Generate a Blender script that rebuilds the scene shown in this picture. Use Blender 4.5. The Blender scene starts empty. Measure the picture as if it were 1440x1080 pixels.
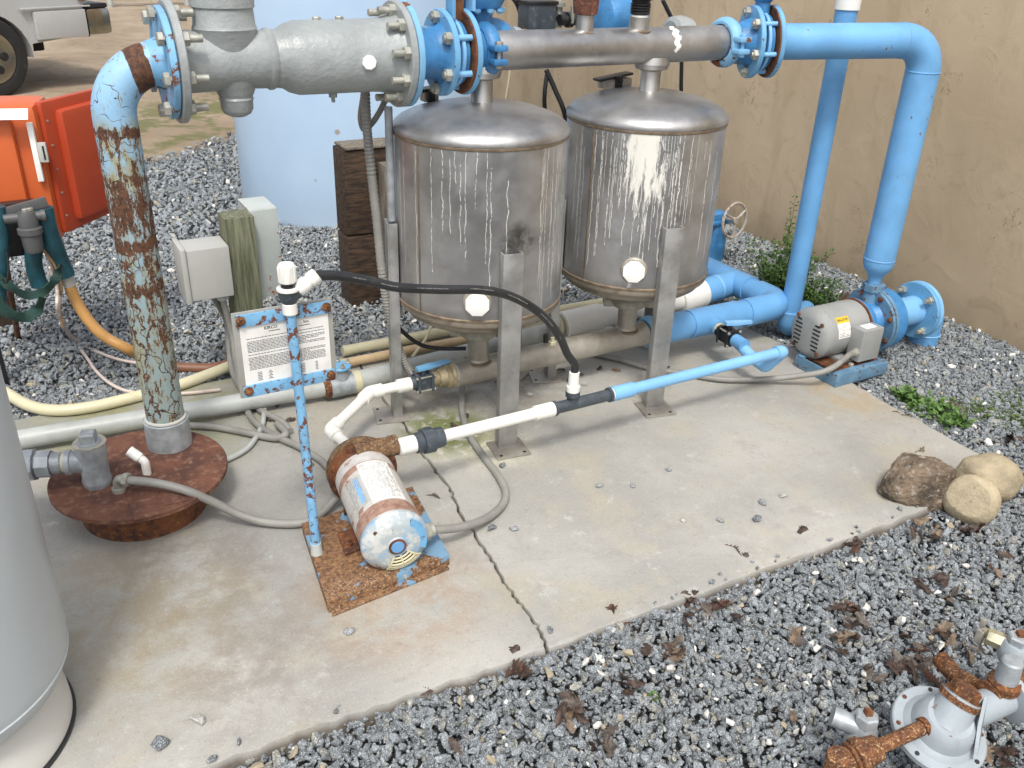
import bpy, bmesh, math, random
import numpy as np
from mathutils import Vector, Matrix
random.seed(7); RNG = np.random.default_rng(11)
PI = math.pi
scene = bpy.context.scene
COL = scene.collection
# ------------------------------------------------------------------ camera model (world X runs along the pipework, Y away, Z up, slab top = 0)
FPX, PITCH, ROLL, YAW = 1250.0, math.radians(27.196), math.radians(1.98), math.radians(59.781)
CAM = np.array([0, 0, 1.7])
_F = np.array([math.cos(YAW)*math.cos(PITCH), math.sin(YAW)*math.cos(PITCH), -math.sin(PITCH)])
_r = np.array([math.sin(YAW), -math.cos(YAW), 0.0]); _u = np.cross(_r, _F)
_R = _r*math.cos(ROLL)+_u*math.sin(ROLL); _U = -_r*math.sin(ROLL)+_u*math.cos(ROLL)
def ray(x, y): return _F+_R*(x-720)/FPX-_U*(y-540)/FPX
def G(x, y, z=0.0): d = ray(x, y); return Vector(CAM+d*(z-CAM[2])/d[2])      # where that sight line meets height z
def YP(x, y, Y): d = ray(x, y); return Vector(CAM+d*(Y/d[1]))                # ... meets the vertical plane y = Y
def XP(x, y, X): d = ray(x, y); return Vector(CAM+d*(X/d[0]))
def pr(P):
    q = np.array(P)-CAM; z = q@_F
    return 720+FPX*(q@_R)/z, 540-FPX*(q@_U)/z, z
def V3(*a): return Vector(a)

cam_d = bpy.data.cameras.new('camera'); cam = bpy.data.objects.new('camera', cam_d); COL.objects.link(cam)
cam_d.sensor_width = 36; cam_d.lens = FPX/1440*36; cam_d.clip_start = .05; cam_d.clip_end = 500
mw = Matrix.Identity(4)
for i in range(3):
    mw[i][0] = _R[i]; mw[i][1] = _U[i]; mw[i][2] = -_F[i]; mw[i][3] = CAM[i]
cam.matrix_world = mw
scene.camera = cam

# ------------------------------------------------------------------ light
SUN_DIR = Vector((-.36, -.70, 1.25)).normalized()
w = bpy.data.worlds.new('World'); scene.world = w; w.use_nodes = True
nt = w.node_tree; nt.nodes.clear()
sky = nt.nodes.new('ShaderNodeTexSky'); sky.sky_type = 'NISHITA'; sky.sun_disc = False
sky.sun_elevation = math.asin(SUN_DIR.z); sky.sun_rotation = math.atan2(SUN_DIR.x, SUN_DIR.y)
sky.air_density = 1.0; sky.dust_density = 4.0; sky.ozone_density = 1.0
hs = nt.nodes.new('ShaderNodeHueSaturation'); hs.inputs['Saturation'].default_value = .38
bg = nt.nodes.new('ShaderNodeBackground'); bg.inputs['Strength'].default_value = .15
wo = nt.nodes.new('ShaderNodeOutputWorld')
nt.links.new(sky.outputs[0], hs.inputs['Color']); nt.links.new(hs.outputs[0], bg.inputs[0]); nt.links.new(bg.outputs[0], wo.inputs[0])
sl = bpy.data.lights.new('sun', 'SUN'); sl.energy = 1.3; sl.angle = math.radians(10); sl.color = (1, .96, .88)
so = bpy.data.objects.new('sun', sl); COL.objects.link(so); so.rotation_euler = SUN_DIR.to_track_quat('Z', 'Y').to_euler()
scene.view_settings.view_transform = 'Standard'; scene.view_settings.look = 'None'
scene.view_settings.exposure = .60; scene.view_settings.gamma = 1
scene.cycles.max_bounces = 6; scene.cycles.diffuse_bounces = 3; scene.cycles.use_denoising = True

# ------------------------------------------------------------------ node helper
class NT:
    def __init__(s, name):
        s.m = bpy.data.materials.new(name); s.m.use_nodes = True; s.t = s.m.node_tree
        s.b = s.t.nodes['Principled BSDF']; s.tc = s.t.nodes.new('ShaderNodeTexCoord'); s.obj = s.tc.outputs['Object']
    def put(s, inp, v):
        if v is None: return
        if isinstance(v, bpy.types.NodeSocket): s.t.links.new(v, inp)
        elif isinstance(v, (tuple, list)) and len(v) == 3 and inp.type == 'RGBA': inp.default_value = (*v, 1)
        else: inp.default_value = v
    def noise(s, scale, detail=4, rough=.55, vec=None, dist=0, out=0):
        n = s.t.nodes.new('ShaderNodeTexNoise'); s.put(n.inputs['Vector'], vec or s.obj)
        n.inputs['Scale'].default_value = scale; n.inputs['Detail'].default_value = detail; n.inputs['Roughness'].default_value = rough
        n.inputs['Distortion'].default_value = dist; return n.outputs[out]
    def voro(s, scale, feat='F1', vec=None, out=0, rnd=1):
        n = s.t.nodes.new('ShaderNodeTexVoronoi'); n.feature = feat; s.put(n.inputs['Vector'], vec or s.obj)
        n.inputs['Scale'].default_value = scale; n.inputs['Randomness'].default_value = rnd; return n.outputs[out]
    def map(s, scale=(1, 1, 1), loc=(0, 0, 0), rot=(0, 0, 0), vec=None):
        n = s.t.nodes.new('ShaderNodeMapping'); s.put(n.inputs['Vector'], vec or s.obj)
        n.inputs['Scale'].default_value = scale; n.inputs['Location'].default_value = loc; n.inputs['Rotation'].default_value = rot
        return n.outputs[0]
    def math(s, op, a, b=0.0, c=None, clamp=False):
        n = s.t.nodes.new('ShaderNodeMath'); n.operation = op; n.use_clamp = clamp
        s.put(n.inputs[0], a); s.put(n.inputs[1], b)
        if c is not None: s.put(n.inputs[2], c)
        return n.outputs[0]
    def ramp(s, v, lo, hi, a=0.0, b=1.0):                   # smooth step of v from lo..hi to a..b
        n = s.t.nodes.new('ShaderNodeMapRange'); n.interpolation_type = 'SMOOTHSTEP'
        s.put(n.inputs['Value'], v); n.inputs['From Min'].default_value = lo; n.inputs['From Max'].default_value = hi
        n.inputs['To Min'].default_value = a; n.inputs['To Max'].default_value = b; return n.outputs[0]
    def mix(s, f, a, b):
        n = s.t.nodes.new('ShaderNodeMix'); n.data_type = 'RGBA'; s.put(n.inputs[0], f); s.put(n.inputs[6], a); s.put(n.inputs[7], b); return n.outputs[2]
    def xyz(s, v=None):
        n = s.t.nodes.new('ShaderNodeSeparateXYZ'); s.put(n.inputs[0], v or s.obj); return n.outputs
    def comb(s, x, y, z):
        n = s.t.nodes.new('ShaderNodeCombineXYZ'); s.put(n.inputs[0], x); s.put(n.inputs[1], y); s.put(n.inputs[2], z); return n.outputs[0]
    def bump(s, h, strength=.3, dist=.005):
        n = s.t.nodes.new('ShaderNodeBump'); s.put(n.inputs['Height'], h); n.inputs['Strength'].default_value = strength
        n.inputs['Distance'].default_value = dist; s.t.links.new(n.outputs[0], s.b.inputs['Normal'])
    def fin(s, col, rough=.5, metal=0.0, spec=None):
        s.put(s.b.inputs['Base Color'], col); s.put(s.b.inputs['Roughness'], rough); s.put(s.b.inputs['Metallic'], metal)
        if spec is not None: s.b.inputs['Specular IOR Level'].default_value = spec
        return s.m
    def near(s, p, r0, r1):                                 # 1 inside r0 of point p (object space), 0 beyond r1
        n = s.t.nodes.new('ShaderNodeVectorMath'); n.operation = 'DISTANCE'; s.put(n.inputs[0], s.obj); n.inputs[1].default_value = p
        return s.ramp(n.outputs['Value'], r0, r1, 1, 0)

M = {}
def paint(name, col, rough=.45, var=.12, metal=0, dirt=(.16, .13, .09), dirt_amt=.25, scale=9, bump=.15, chips=0, chipcol=(.09, .04, .02), spec=None):
    t = NT(name)
    n1 = t.noise(scale, 5); n2 = t.noise(scale*9, 3)
    dark = tuple(c*(1-var*1.6) for c in col); lite = tuple(min(1, c*(1+var)) for c in col)
    c = t.mix(t.ramp(n1, .3, .7), dark, lite)
    c = t.mix(t.math('MULTIPLY', t.ramp(t.noise(scale*2.3, 6, .7), .55, .75), dirt_amt), c, dirt)
    if chips:
        ch = t.ramp(t.math('ADD', t.noise(scale*3.2, 7, .68), t.math('MULTIPLY', t.noise(scale*.8, 2), .35)), .93-chips, .95-chips)
        c = t.mix(ch, c, t.mix(n2, chipcol, tuple(v*2.4 for v in chipcol)))
        t.bump(t.math('SUBTRACT', n2, ch), bump*2, .002)
        r = t.math('ADD', t.math('MULTIPLY', ch, .4), rough)
    else:
        t.bump(n2, bump, .002); r = t.ramp(n1, .3, .7, rough*.85, rough*1.15)
    M[name] = t.fin(c, r, metal, spec); return M[name]

BLUE = (.15, .38, .68)
paint('blue_pipe', BLUE, .45, .07, dirt=(.30, .38, .42), dirt_amt=.35, chips=.05, scale=8)
paint('blue_pvc', (.13, .34, .62), .40, .08, dirt=(.2, .22, .22), dirt_amt=.3, scale=5, bump=.05)
paint('blue_pale', (.21, .46, .76), .38, .05, dirt_amt=.08, scale=6, bump=.04)
paint('blue_cast', (.05, .215, .46), .42, .15, dirt_amt=.2, chips=.08, bump=.35, scale=14)
paint('blue_edge', (.15, .38, .62), .42, .08, dirt_amt=.35, chips=.10, scale=9)
paint('blue_weather', (.12, .24, .36), .5, .14, dirt=(.25, .24, .22), dirt_amt=.6, chips=.14, scale=12, bump=.3)
paint('blue_flake', (.20, .44, .68), .48, .08, dirt_amt=.35, chips=.21, scale=17, chipcol=(.10, .035, .018), bump=.3)
paint('blue_rust', (.20, .44, .68), .5, .08, dirt_amt=.4, chips=.17, scale=6, chipcol=(.11, .04, .018))
paint('grey_cast', (.32, .345, .345), .40, .11, dirt=(.40, .41, .39), dirt_amt=.6, scale=7, bump=1.2)
paint('galvanised', (.36, .39, .41), .42, .16, metal=.25, dirt_amt=.3, scale=24, bump=.2)
paint('zinc', (.40, .40, .35), .42, .15, metal=.4, dirt_amt=.35, scale=30)
paint('zinc_yellow', (.5, .47, .33), .38, .15, metal=.4, dirt_amt=.35, scale=30)
paint('pvc_white', (.80, .79, .74), .32, .02, dirt=(.35, .32, .24), dirt_amt=.16, scale=9, bump=.04)
paint('pvc_cream', (.60, .56, .38), .42, .06, dirt=(.3, .25, .14), dirt_amt=.4, scale=5, bump=.08)
paint('pvc_tan', (.55, .41, .24), .45, .08, dirt=(.3, .22, .14), dirt_amt=.35, scale=5)
paint('pvc_grey', (.33, .34, .32), .45, .08, dirt=(.24, .21, .14), dirt_amt=.5, scale=6, bump=.1)
paint('pvc_pale', (.40, .42, .40), .42, .10, dirt=(.2, .2, .16), dirt_amt=.45, scale=8, bump=.1)
paint('pvc_charcoal', (.055, .07, .085), .4, .15, dirt=(.4, .4, .38), dirt_amt=.35, scale=20)
paint('black_plastic', (.018, .018, .02), .38, .2, dirt=(.2, .19, .17), dirt_amt=.2, scale=18)
paint('rubber', (.022, .023, .026), .5, .2, dirt=(.12, .12, .11), dirt_amt=.25, scale=12)
paint('conduit', (.245, .24, .22), .5, .12, dirt=(.28, .25, .19), dirt_amt=.5, scale=10, bump=.1)
paint('motor_grey', (.30, .31, .305), .42, .06, dirt=(.2, .15, .1), dirt_amt=.25, scale=8, bump=.3)
paint('box_grey', (.47, .47, .44), .45, .04, dirt=(.3, .26, .18), dirt_amt=.18, scale=6)
paint('box_rusty', (.48, .52, .50), .5, .05, dirt=(.3, .3, .26), dirt_amt=.3, scale=8, chips=.1, chipcol=(.2, .08, .03))
paint('tank_white', (.50, .54, .56), .32, .02, dirt=(.3, .3, .26), dirt_amt=.0, scale=3, bump=.02)
paint('trap_grey', (.095, .098, .10), .45, .08, dirt_amt=.3, scale=9)
paint('tank_skirt', (.62, .61, .57), .4, .02, dirt=(.3, .26, .18), dirt_amt=.15, scale=6)
paint('orange', (.60, .125, .035), .40, .04, dirt=(.35, .08, .03), dirt_amt=.2, scale=4)
paint('red_orange', (.44, .060, .022), .42, .05, dirt=(.35, .05, .02), dirt_amt=.2, scale=4)
paint('teal_tape', (.010, .070, .095), .5, .25, dirt=(.10, .2, .2), dirt_amt=.3, scale=14, bump=.5)
paint('green_strap', (.012, .050, .040), .75, .35, dirt=(.10, .12, .08), dirt_amt=.5, scale=16, bump=.8)
paint('hose_tan', (.50, .27, .09), .45, .08, dirt=(.18, .07, .03), dirt_amt=.6, scale=7)
paint('conduit_brown', (.22, .10, .055), .5, .15, dirt_amt=.4, scale=8)
paint('cable_white', (.62, .52, .46), .5, .08, dirt=(.3, .2, .12), dirt_amt=.4, scale=6)
paint('cable_brown', (.32, .20, .10), .5, .15, scale=9)
paint('brass_old', (.36, .30, .19), .5, .2, metal=.25, dirt=(.12, .16, .1), dirt_amt=.6, scale=28, bump=.5)
paint('plug_white', (.86, .86, .82), .35, .01, dirt=(.5, .47, .38), dirt_amt=.1, scale=12, bump=.02)
paint('black_paint', (.02, .02, .022), .35, .2, dirt_amt=.15, scale=10)
paint('tyre', (.016, .016, .016), .75, .2, dirt=(.12, .1, .08), dirt_amt=.3, scale=5, bump=.3)
paint('car_silver', (.46, .47, .47), .30, .01, metal=.1, dirt=(.25, .2, .15), dirt_amt=.0, scale=2, bump=0)
paint('chrome', (.40, .38, .35), .18, .05, metal=1, dirt_amt=.2, scale=4, bump=.02)
paint('glass_dark', (.02, .025, .03), .08, .05, dirt_amt=.05)
paint('regulator', (.34, .385, .415), .42, .06, dirt=(.20, .16, .12), dirt_amt=.3, scale=10, chips=.07, chipcol=(.13, .06, .03), bump=.2)
paint('dark_void', (.01, .01, .01), .8, .1)
paint('handwheel', (.42, .38, .33), .5, .12, chips=.16, chipcol=(.16, .09, .06), scale=20)
paint('wood_dark', (.045, .030, .020), .8, .3, dirt=(.12, .10, .07), dirt_amt=.4, scale=12, bump=.6)
paint('acrylic_edge', (.34, .34, .31), .25, .04, dirt=(.3, .26, .16), dirt_amt=.4, scale=9)
paint('yellow_label', (.75, .47, .02), .5, .02)
paint('ink', (.06, .06, .07), .7, .1)
paint('pale_ink', (.34, .34, .35), .7, .1)
paint('rock_tan', (.36, .30, .20), .75, .14, dirt=(.13, .10, .07), dirt_amt=.8, scale=22, bump=1.2)
paint('rock_tan_light', (.43, .36, .24), .72, .12, dirt=(.15, .11, .07), dirt_amt=.75, scale=20, bump=1.2)
paint('stem_green', (.10, .14, .04), .6, .2, scale=20)

def rust(name, a=(.17, .060, .022), b=(.055, .022, .014), c=(.34, .15, .04), amt=.5, scale=14, pale=None):
    t = NT(name); n = t.noise(scale, 7, .65); n2 = t.noise(scale*4, 5, .7); n3 = t.noise(scale*.5, 3)
    col = t.mix(t.ramp(n, .35, .62), b, a); col = t.mix(t.math('MULTIPLY', t.ramp(n2, .5, .72), amt), col, c)
    if pale: col = t.mix(t.ramp(t.math('ADD', n3, t.math('MULTIPLY', n2, .35)), .62, .72), col, pale)
    t.bump(t.math('ADD', n, n2), .6, .003); M[name] = t.fin(col, .82); return M[name]
rust('rust'); rust('rust_red', (.155, .062, .036), (.08, .034, .024), (.26, .17, .11), .7, 9)
rust('rust_plug', (.17, .06, .035), (.08, .03, .02), (.33, .20, .13), .7, 20); rust('rust_orange', (.185, .068, .022), (.065, .025, .014), (.46, .25, .09), .9, 34)
rust('rust_cast', (.20, .115, .05), (.09, .042, .022), (.34, .29, .20), .8, 26, pale=None)
rust('rust_flaky', (.20, .075, .028), (.085, .032, .016), (.55, .42, .22), 1.0, 42)

# base plate of the front pump: rust with patches of old blue paint
t = NT('base_plate_paint'); n = t.math('ADD', t.noise(9, 7, .66), t.math('MULTIPLY', t.xyz()[0], .12)); n2 = t.noise(75, 6, .75)
col = t.mix(t.ramp(n2, .38, .62), (.09, .04, .02), (.27, .145, .065)); col = t.mix(t.math('MULTIPLY', t.ramp(t.noise(130, 5, .8), .54, .62), t.ramp(t.xyz()[1], -.10, -.16, .2, .9)), col, (.46, .38, .28))
col = t.mix(t.ramp(n, .540, .565), col, t.mix(n2, (.12, .24, .37), (.20, .34, .47)))
col = t.mix(t.ramp(t.noise(23, 6, .7, vec=t.map(loc=(5, 2, 1))), .64, .67), col, (.42, .38, .32))
t.bump(t.math('ADD', n2, t.ramp(n, .52, .545)), .5, .003); M['base_plate_paint'] = t.fin(col, .7)

# riser: pale blue paint cracked by rust, rings of heavy rust where water sat
t = NT('riser_paint'); z = t.xyz()[2]; ob = t.obj
st = t.map(scale=(1, 1, .42)); n = t.math('MULTIPLY_ADD', t.noise(62, 8, .80, vec=st), .55, t.math('MULTIPLY', t.math('ADD', t.noise(19, 4, .6, vec=st), t.noise(1, 5, .7, vec=t.map(scale=(75, 75, 9)))), .225)); fine = t.noise(80, 5, .7)
low = t.ramp(z, .25, .75)                                    # old greyer paint low down
pnt = t.mix(t.ramp(z, .35, 1.05), (.27, .36, .37), (.27, .48, .68))
pnt = t.mix(t.math('MULTIPLY', t.ramp(t.noise(13, 6, .6, vec=st), .50, .62), t.ramp(z, 1.1, 1.0)), pnt, (.33, .33, .22))
wob = t.math('ADD', z, t.math('MULTIPLY', t.math('SUBTRACT', t.noise(9, 4), .5), .05))
def ring(c, w_): return t.ramp(t.math('ABSOLUTE', t.math('SUBTRACT', wob, c)), 0, w_, 1, 0)
bands = t.math('ADD', t.math('ADD', ring(1.025, .022), t.math('MULTIPLY', ring(.80, .10), .85)), t.math('ADD', ring(.70, .030), t.math('ADD', t.math('MULTIPLY', ring(.57, .035), .9), t.math('MULTIPLY', ring(.885, .03), .6))))
body = t.math('MULTIPLY', t.ramp(z, 1.07, 1.01), t.ramp(z, .12, .55, .42, 1))
score = t.math('ADD', n, t.math('ADD', t.math('MULTIPLY', bands, .085), t.math('MULTIPLY', body, .042)))
m1 = t.ramp(score, .562, .578)
dv = t.t.nodes.new('ShaderNodeVectorMath'); dv.operation = 'ADD'
nc = t.t.nodes.new('ShaderNodeTexNoise'); nc.inputs['Scale'].default_value = 22; nc.inputs['Detail'].default_value = 4; t.put(nc.inputs['Vector'], t.obj)
sc_ = t.t.nodes.new('ShaderNodeVectorMath'); sc_.operation = 'SCALE'; sc_.inputs['Scale'].default_value = .07
t.t.links.new(nc.outputs['Color'], sc_.inputs[0]); t.t.links.new(t.map(scale=(1, 1, .4)), dv.inputs[0]); t.t.links.new(sc_.outputs[0], dv.inputs[1])
cr = t.voro(17, 'DISTANCE_TO_EDGE', vec=dv.outputs[0])
lines = t.math('MULTIPLY', t.ramp(cr, .018, .048, 1, 0), t.math('MULTIPLY', t.ramp(t.noise(12, 2), .30, .46), t.ramp(z, 1.06, 1.02)))
scr = t.math('MULTIPLY', t.ramp(t.math('ABSOLUTE', t.math('SUBTRACT', t.noise(16, 2, .5, vec=t.map(loc=(3, 1, 7))), .5)), .004, .010, 1, 0), t.ramp(t.noise(14, 3, vec=t.map(loc=(9, 9, 2))), .50, .58))
rm = t.math('MAXIMUM', m1, t.math('MAXIMUM', lines, t.math('MULTIPLY', scr, t.ramp(z, 1.28, 1.22))), clamp=True)
xo = t.math('ADD', t.xyz()[0], t.math('ADD', t.math('MULTIPLY', t.math('SUBTRACT', t.noise(30, 4), .5), .016), t.math('MULTIPLY', t.math('SUBTRACT', z, 1.2), .24)))
rb = t.math('MULTIPLY', t.ramp(xo, .050, .052), t.ramp(xo, .104, .106, 1, 0)); rb = t.math('MULTIPLY', rb, t.ramp(z, 1.115, 1.13)); rm = t.math('MAXIMUM', rm, rb)
rc = t.mix(t.ramp(fine, .35, .65), (.045, .022, .015), (.145, .062, .030))
halo = t.math('MULTIPLY', t.ramp(score, .515, .565), .65)
col = t.mix(halo, pnt, (.34, .30, .17))
t.bump(t.math('SUBTRACT', fine, t.math('MULTIPLY', rm, 1.5)), .5, .003)
M['riser_paint'] = t.fin(t.mix(rm, col, rc), t.math('ADD', .42, t.math('MULTIPLY', rm, .4)))

# stainless shell with dried mineral runs; centre of the heavy runs is given as an angle
def stainless(name, heavy, hw, amt, base=(.50, .50, .505), rough=.38, wash=False):
    t = NT(name); o = t.xyz()
    ang = t.math('ARCTAN2', o[1], o[0])
    d = t.math('SUBTRACT', ang, heavy); d = t.math('ABSOLUTE', t.math('WRAP', d, PI, -PI))
    zone = t.ramp(d, hw*.3, hw*1.25, 1, 0)
    s = t.math('MULTIPLY', ang, .3)
    wig = t.math('MULTIPLY', t.math('SUBTRACT', t.noise(20, 4, .62), .5), .034)
    su = t.math('ADD', s, wig)
    def drips(N_, seed, wd, p0, p1):
        u = t.math('MULTIPLY', t.math('ADD', s, 5+seed), N_); cid = t.math('FLOOR', u); fr = t.math('SUBTRACT', u, cid)
        wn = t.t.nodes.new('ShaderNodeTexWhiteNoise'); wn.noise_dimensions = '2D'; t.put(wn.inputs['Vector'], t.comb(cid, float(seed), 0.0)); rc_ = t.xyz(wn.outputs['Color'])
        wv = t.noise(1.0, 4, .65, vec=t.comb(t.math('MULTIPLY', cid, 3.7), t.math('MULTIPLY', o[2], 11.0), float(seed)))
        cen = t.math('ADD', .5, t.math('MULTIPLY', t.math('SUBTRACT', wv, .5), 1.15))
        ww = t.math('MULTIPLY', t.ramp(wv, .3, .7, .7, 1.4), wd*N_)
        dd = t.math('ABSOLUTE', t.math('SUBTRACT', fr, cen))
        ln = t.math('SUBTRACT', 1.0, t.math('DIVIDE', dd, ww), clamp=True)
        on = t.math('LESS_THAN', rc_[0], t.math('ADD', p0, t.math('MULTIPLY', zone, p1)))
        end = t.math('MULTIPLY_ADD', rc_[1], .50, .48); ext = t.math('MULTIPLY', t.math('GREATER_THAN', o[2], end), t.math('LESS_THAN', o[2], t.math('MULTIPLY_ADD', rc_[2], .22, .98)))
        return t.math('MULTIPLY', t.math('MULTIPLY', t.ramp(ln, .0, .45), on), t.math('MULTIPLY', ext, t.ramp(t.noise(60, 3, .6), .34, .50)))
    runs = t.math('MAXIMUM', drips(58, 1, .0012, .16, .62), t.math('MAXIMUM', drips(37, 2, .0015, .22, .5), drips(90, 3, .0008, .0, .65)))
    top = t.ramp(o[2], 1.075, 1.085, 1, 0)
    m = t.math('MULTIPLY', t.math('MULTIPLY', runs, top), amt, clamp=True)
    if wash:
        wz = t.ramp(d, .04, .42, 1, 0)
        wn = t.noise(1.0, 5, .62, vec=t.comb(t.math('MULTIPLY', su, 30), t.math('MULTIPLY', o[2], 3.2), 1.0))
        fade = t.ramp(o[2], .62, 1.0, .05, .24)
        m = t.math('MAXIMUM', m, t.math('MULTIPLY', t.ramp(t.math('ADD', wn, t.math('ADD', t.math('MULTIPLY', wz, .22), t.math('SUBTRACT', fade, .22))), .62, .72), t.math('MULTIPLY', t.ramp(wz, 0, .3), top)), clamp=True)
    brushed = t.noise(1.0, 4, .6, vec=t.comb(t.math('MULTIPLY', ang, 3), 0.0, t.math('MULTIPLY', o[2], 55)))
    cloud = t.noise(5, 4, .6)
    c = t.mix(t.ramp(cloud, .35, .65), tuple(v*.80 for v in base), tuple(v*1.08 for v in base))
    c = t.mix(t.math('MULTIPLY', t.ramp(t.noise(3.2, 5, .65, vec=t.map(loc=(3, 5, 2))), .52, .68), .30), c, (.27, .245, .22))
    c = t.mix(t.ramp(o[2], .50, .54, .35, 0), c, (.22, .20, .17))
    for (ax_, zz) in ((-.160, .76), (-.05, .80), (.06, .765)):
        bp = (.30*math.sin(ax_+(0 if not wash else -.087)), -.30*math.cos(ax_+(0 if not wash else -.087)), zz)
        c = t.mix(t.math('MULTIPLY', t.math('MULTIPLY', t.near(bp, .005, .06), t.ramp(t.noise(30, 4), .3, .6)), .8 if not wash else .25), c, (.08, .07, .06))
    c = t.mix(m, c, (.74, .73, .66))
    t.bump(t.math('ADD', brushed, t.math('MULTIPLY', m, 2)), .07, .002)
    M[name] = t.fin(c, t.math('ADD', t.ramp(cloud, .3, .7, rough-.07, rough+.10), t.math('MULTIPLY', m, .35)), t.math('SUBTRACT', .86, t.math('MULTIPLY', m, .8)))
stainless('shell_first', -.80, .60, .80); stainless('shell_second', -2.18, .85, .95, base=(.55, .55, .555), wash=True)
def steel(name, base=(.45, .44, .42), rough=.36, stain=.4, scale=6, metal=.85, sc=(.20, .16, .11)):
    t = NT(name); n = t.noise(scale, 5, .6); c = t.mix(t.ramp(n, .32, .68), tuple(v*.75 for v in base), tuple(v*1.1 for v in base))
    c = t.mix(t.math('MULTIPLY', t.ramp(t.noise(scale*1.7, 6, .7, vec=t.map(loc=(4, 7, 1))), .5, .7), stain), c, sc)
    t.bump(t.noise(90, 3), .06, .002); M[name] = t.fin(c, t.ramp(n, .3, .7, rough-.06, rough+.12), metal)
steel('steel'); steel('steel_dull', (.40, .375, .33), .5, .5, 9, .55, (.26, .21, .13)); steel('steel_leg', (.42, .42, .41), .45, .3, 9, .7)
steel('dome_steel', (.42, .415, .41), .36, .45, 5, .85, (.60, .59, .57)); steel('weld', (.27, .21, .15), .5, .6, 30, .6, (.15, .09, .05))
steel('coupling_grey', (.40, .385, .33), .6, .5, 20, .2, (.16, .13, .09)); steel('dark_dish', (.33, .29, .235), .5, .6, 12, .55, (.16, .12, .08))

# concrete with stains, moss and rust marks at their own places
t = NT('concrete'); a = t.noise(1.6, 5, .6); b = t.noise(6.5, 8, .72, dist=.15); f = t.noise(60, 5, .7); g = t.noise(240, 3, .6)
col = t.mix(t.ramp(a, .36, .64), (.318, .314, .29), (.412, .403, .37))
col = t.mix(t.math('MULTIPLY', t.ramp(b, .50, .68), .55), col, (.30, .29, .27))
col = t.mix(t.math('MULTIPLY', t.ramp(t.noise(3.1, 5, .6, vec=t.map(loc=(7, 3, 0))), .50, .66), .5), col, (.42, .375, .28))
col = t.mix(t.math('MULTIPLY', t.ramp(t.noise(8.5, 8, .75, vec=t.map(loc=(2, 8, 0))), .56, .70), .6), col, (.53, .53, .52))
col = t.mix(t.math('MULTIPLY', t.ramp(t.noise(14, 8, .75, vec=t.map(loc=(5, 1, 0))), .56, .70), .45), col, (.24, .215, .18))
for (px, py, r0, r1, c_, k) in ((1.30, 2.50, .06, .30, (.60, .58, .48), .55), (1.36, 2.44, .02, .18, (.62, .56, .38), .4), (.25, 2.20, .1, .42, (.17, .15, .14), .40), (.05, 2.05, .1, .5, (.33, .27, .16), .35),
                           (.72, 1.86, .12, .36, (.33, .20, .10), .32), (2.95, 2.2, .15, .36, (.40, .29, .15), .35), (.32, 1.75, .05, .35, (.20, .17, .15), .35), (1.55, 3.0, .2, .55, (.17, .15, .11), .45), (.30, 3.2, .2, .6, (.31, .31, .16), .5)):
    col = t.mix(t.math('MULTIPLY', t.math('MULTIPLY', t.near((px, py, 0), r0, r1), t.ramp(b, .36, .60)), k*1.6, clamp=True), col, c_)
gm = t.math('MULTIPLY', t.near((1.25, 2.63, 0), .08, .25), t.ramp(t.noise(16, 6, .7), .38, .52))
col = t.mix(t.math('MULTIPLY', gm, .95), col, t.mix(f, (.07, .10, .02), (.19, .21, .06)))
gm2 = t.math('MULTIPLY', t.ramp(t.xyz()[1], 3.05, 3.4), t.ramp(t.noise(5, 5, .7), .42, .62))
col = t.mix(t.math('MULTIPLY', gm2, .5), col, (.25, .25, .12))
col = t.mix(t.math('MULTIPLY', t.ramp(f, .56, .72), .45), col, (.20, .18, .155)); col = t.mix(t.math('MULTIPLY', t.ramp(t.noise(170, 4, .75), .54, .66), .30), col, (.24, .22, .19)); col = t.mix(t.math('MULTIPLY', t.ramp(t.noise(120, 4, .75, vec=t.map(loc=(1, 2, 0))), .56, .68), .35), col, (.58, .57, .54))
col = t.mix(t.ramp(t.voro(22), .035, .05, .55, 0), col, (.12, .10, .08))
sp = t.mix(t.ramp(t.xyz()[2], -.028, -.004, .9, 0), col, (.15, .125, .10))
t.bump(t.math('ADD', t.math('MULTIPLY', b, 2.2), t.math('ADD', f, t.math('MULTIPLY', g, .5))), .45, .005); M['concrete'] = t.fin(sp, .82)

# stucco
t = NT('stucco'); a = t.noise(1.3, 5, .6); b = t.noise(5, 6, .62, dist=1.2); f = t.noise(75, 5, .7)
col = t.mix(t.ramp(a, .34, .66), (.53, .405, .265), (.63, .49, .33))
col = t.mix(t.math('MULTIPLY', t.ramp(b, .54, .70), .40), col, (.37, .285, .165))
col = t.mix(t.math('MULTIPLY', t.ramp(t.noise(2.4, 5, .6, vec=t.map(scale=(1, 1.8, .35), loc=(3, 1, 0))), .50, .68), .5), col, (.40, .315, .18))
crv = t.ramp(t.math('ABSOLUTE', t.math('SUBTRACT', t.noise(7, 5, .6, dist=1.5), .52)), .003, .009, 1, 0)
pk = t.math('MULTIPLY', crv, t.ramp(t.noise(4.2, 3, vec=t.map(loc=(1, 6, 3))), .55, .62))
col = t.mix(t.math('MULTIPLY', pk, .7), col, (.24, .18, .10))
zw = t.xyz()[2]; col = t.mix(t.math('MULTIPLY', t.ramp(t.math('ADD', zw, t.math('MULTIPLY', t.noise(4, 5, .7), .25)), .12, .42, 1, 0), .55), col, (.30, .235, .15))
t.bump(t.math('ADD', t.math('MULTIPLY', b, 1.8), t.math('SUBTRACT', t.math('MULTIPLY', f, .35), pk)), .30, .006); M['stucco'] = t.fin(col, .88)

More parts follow.
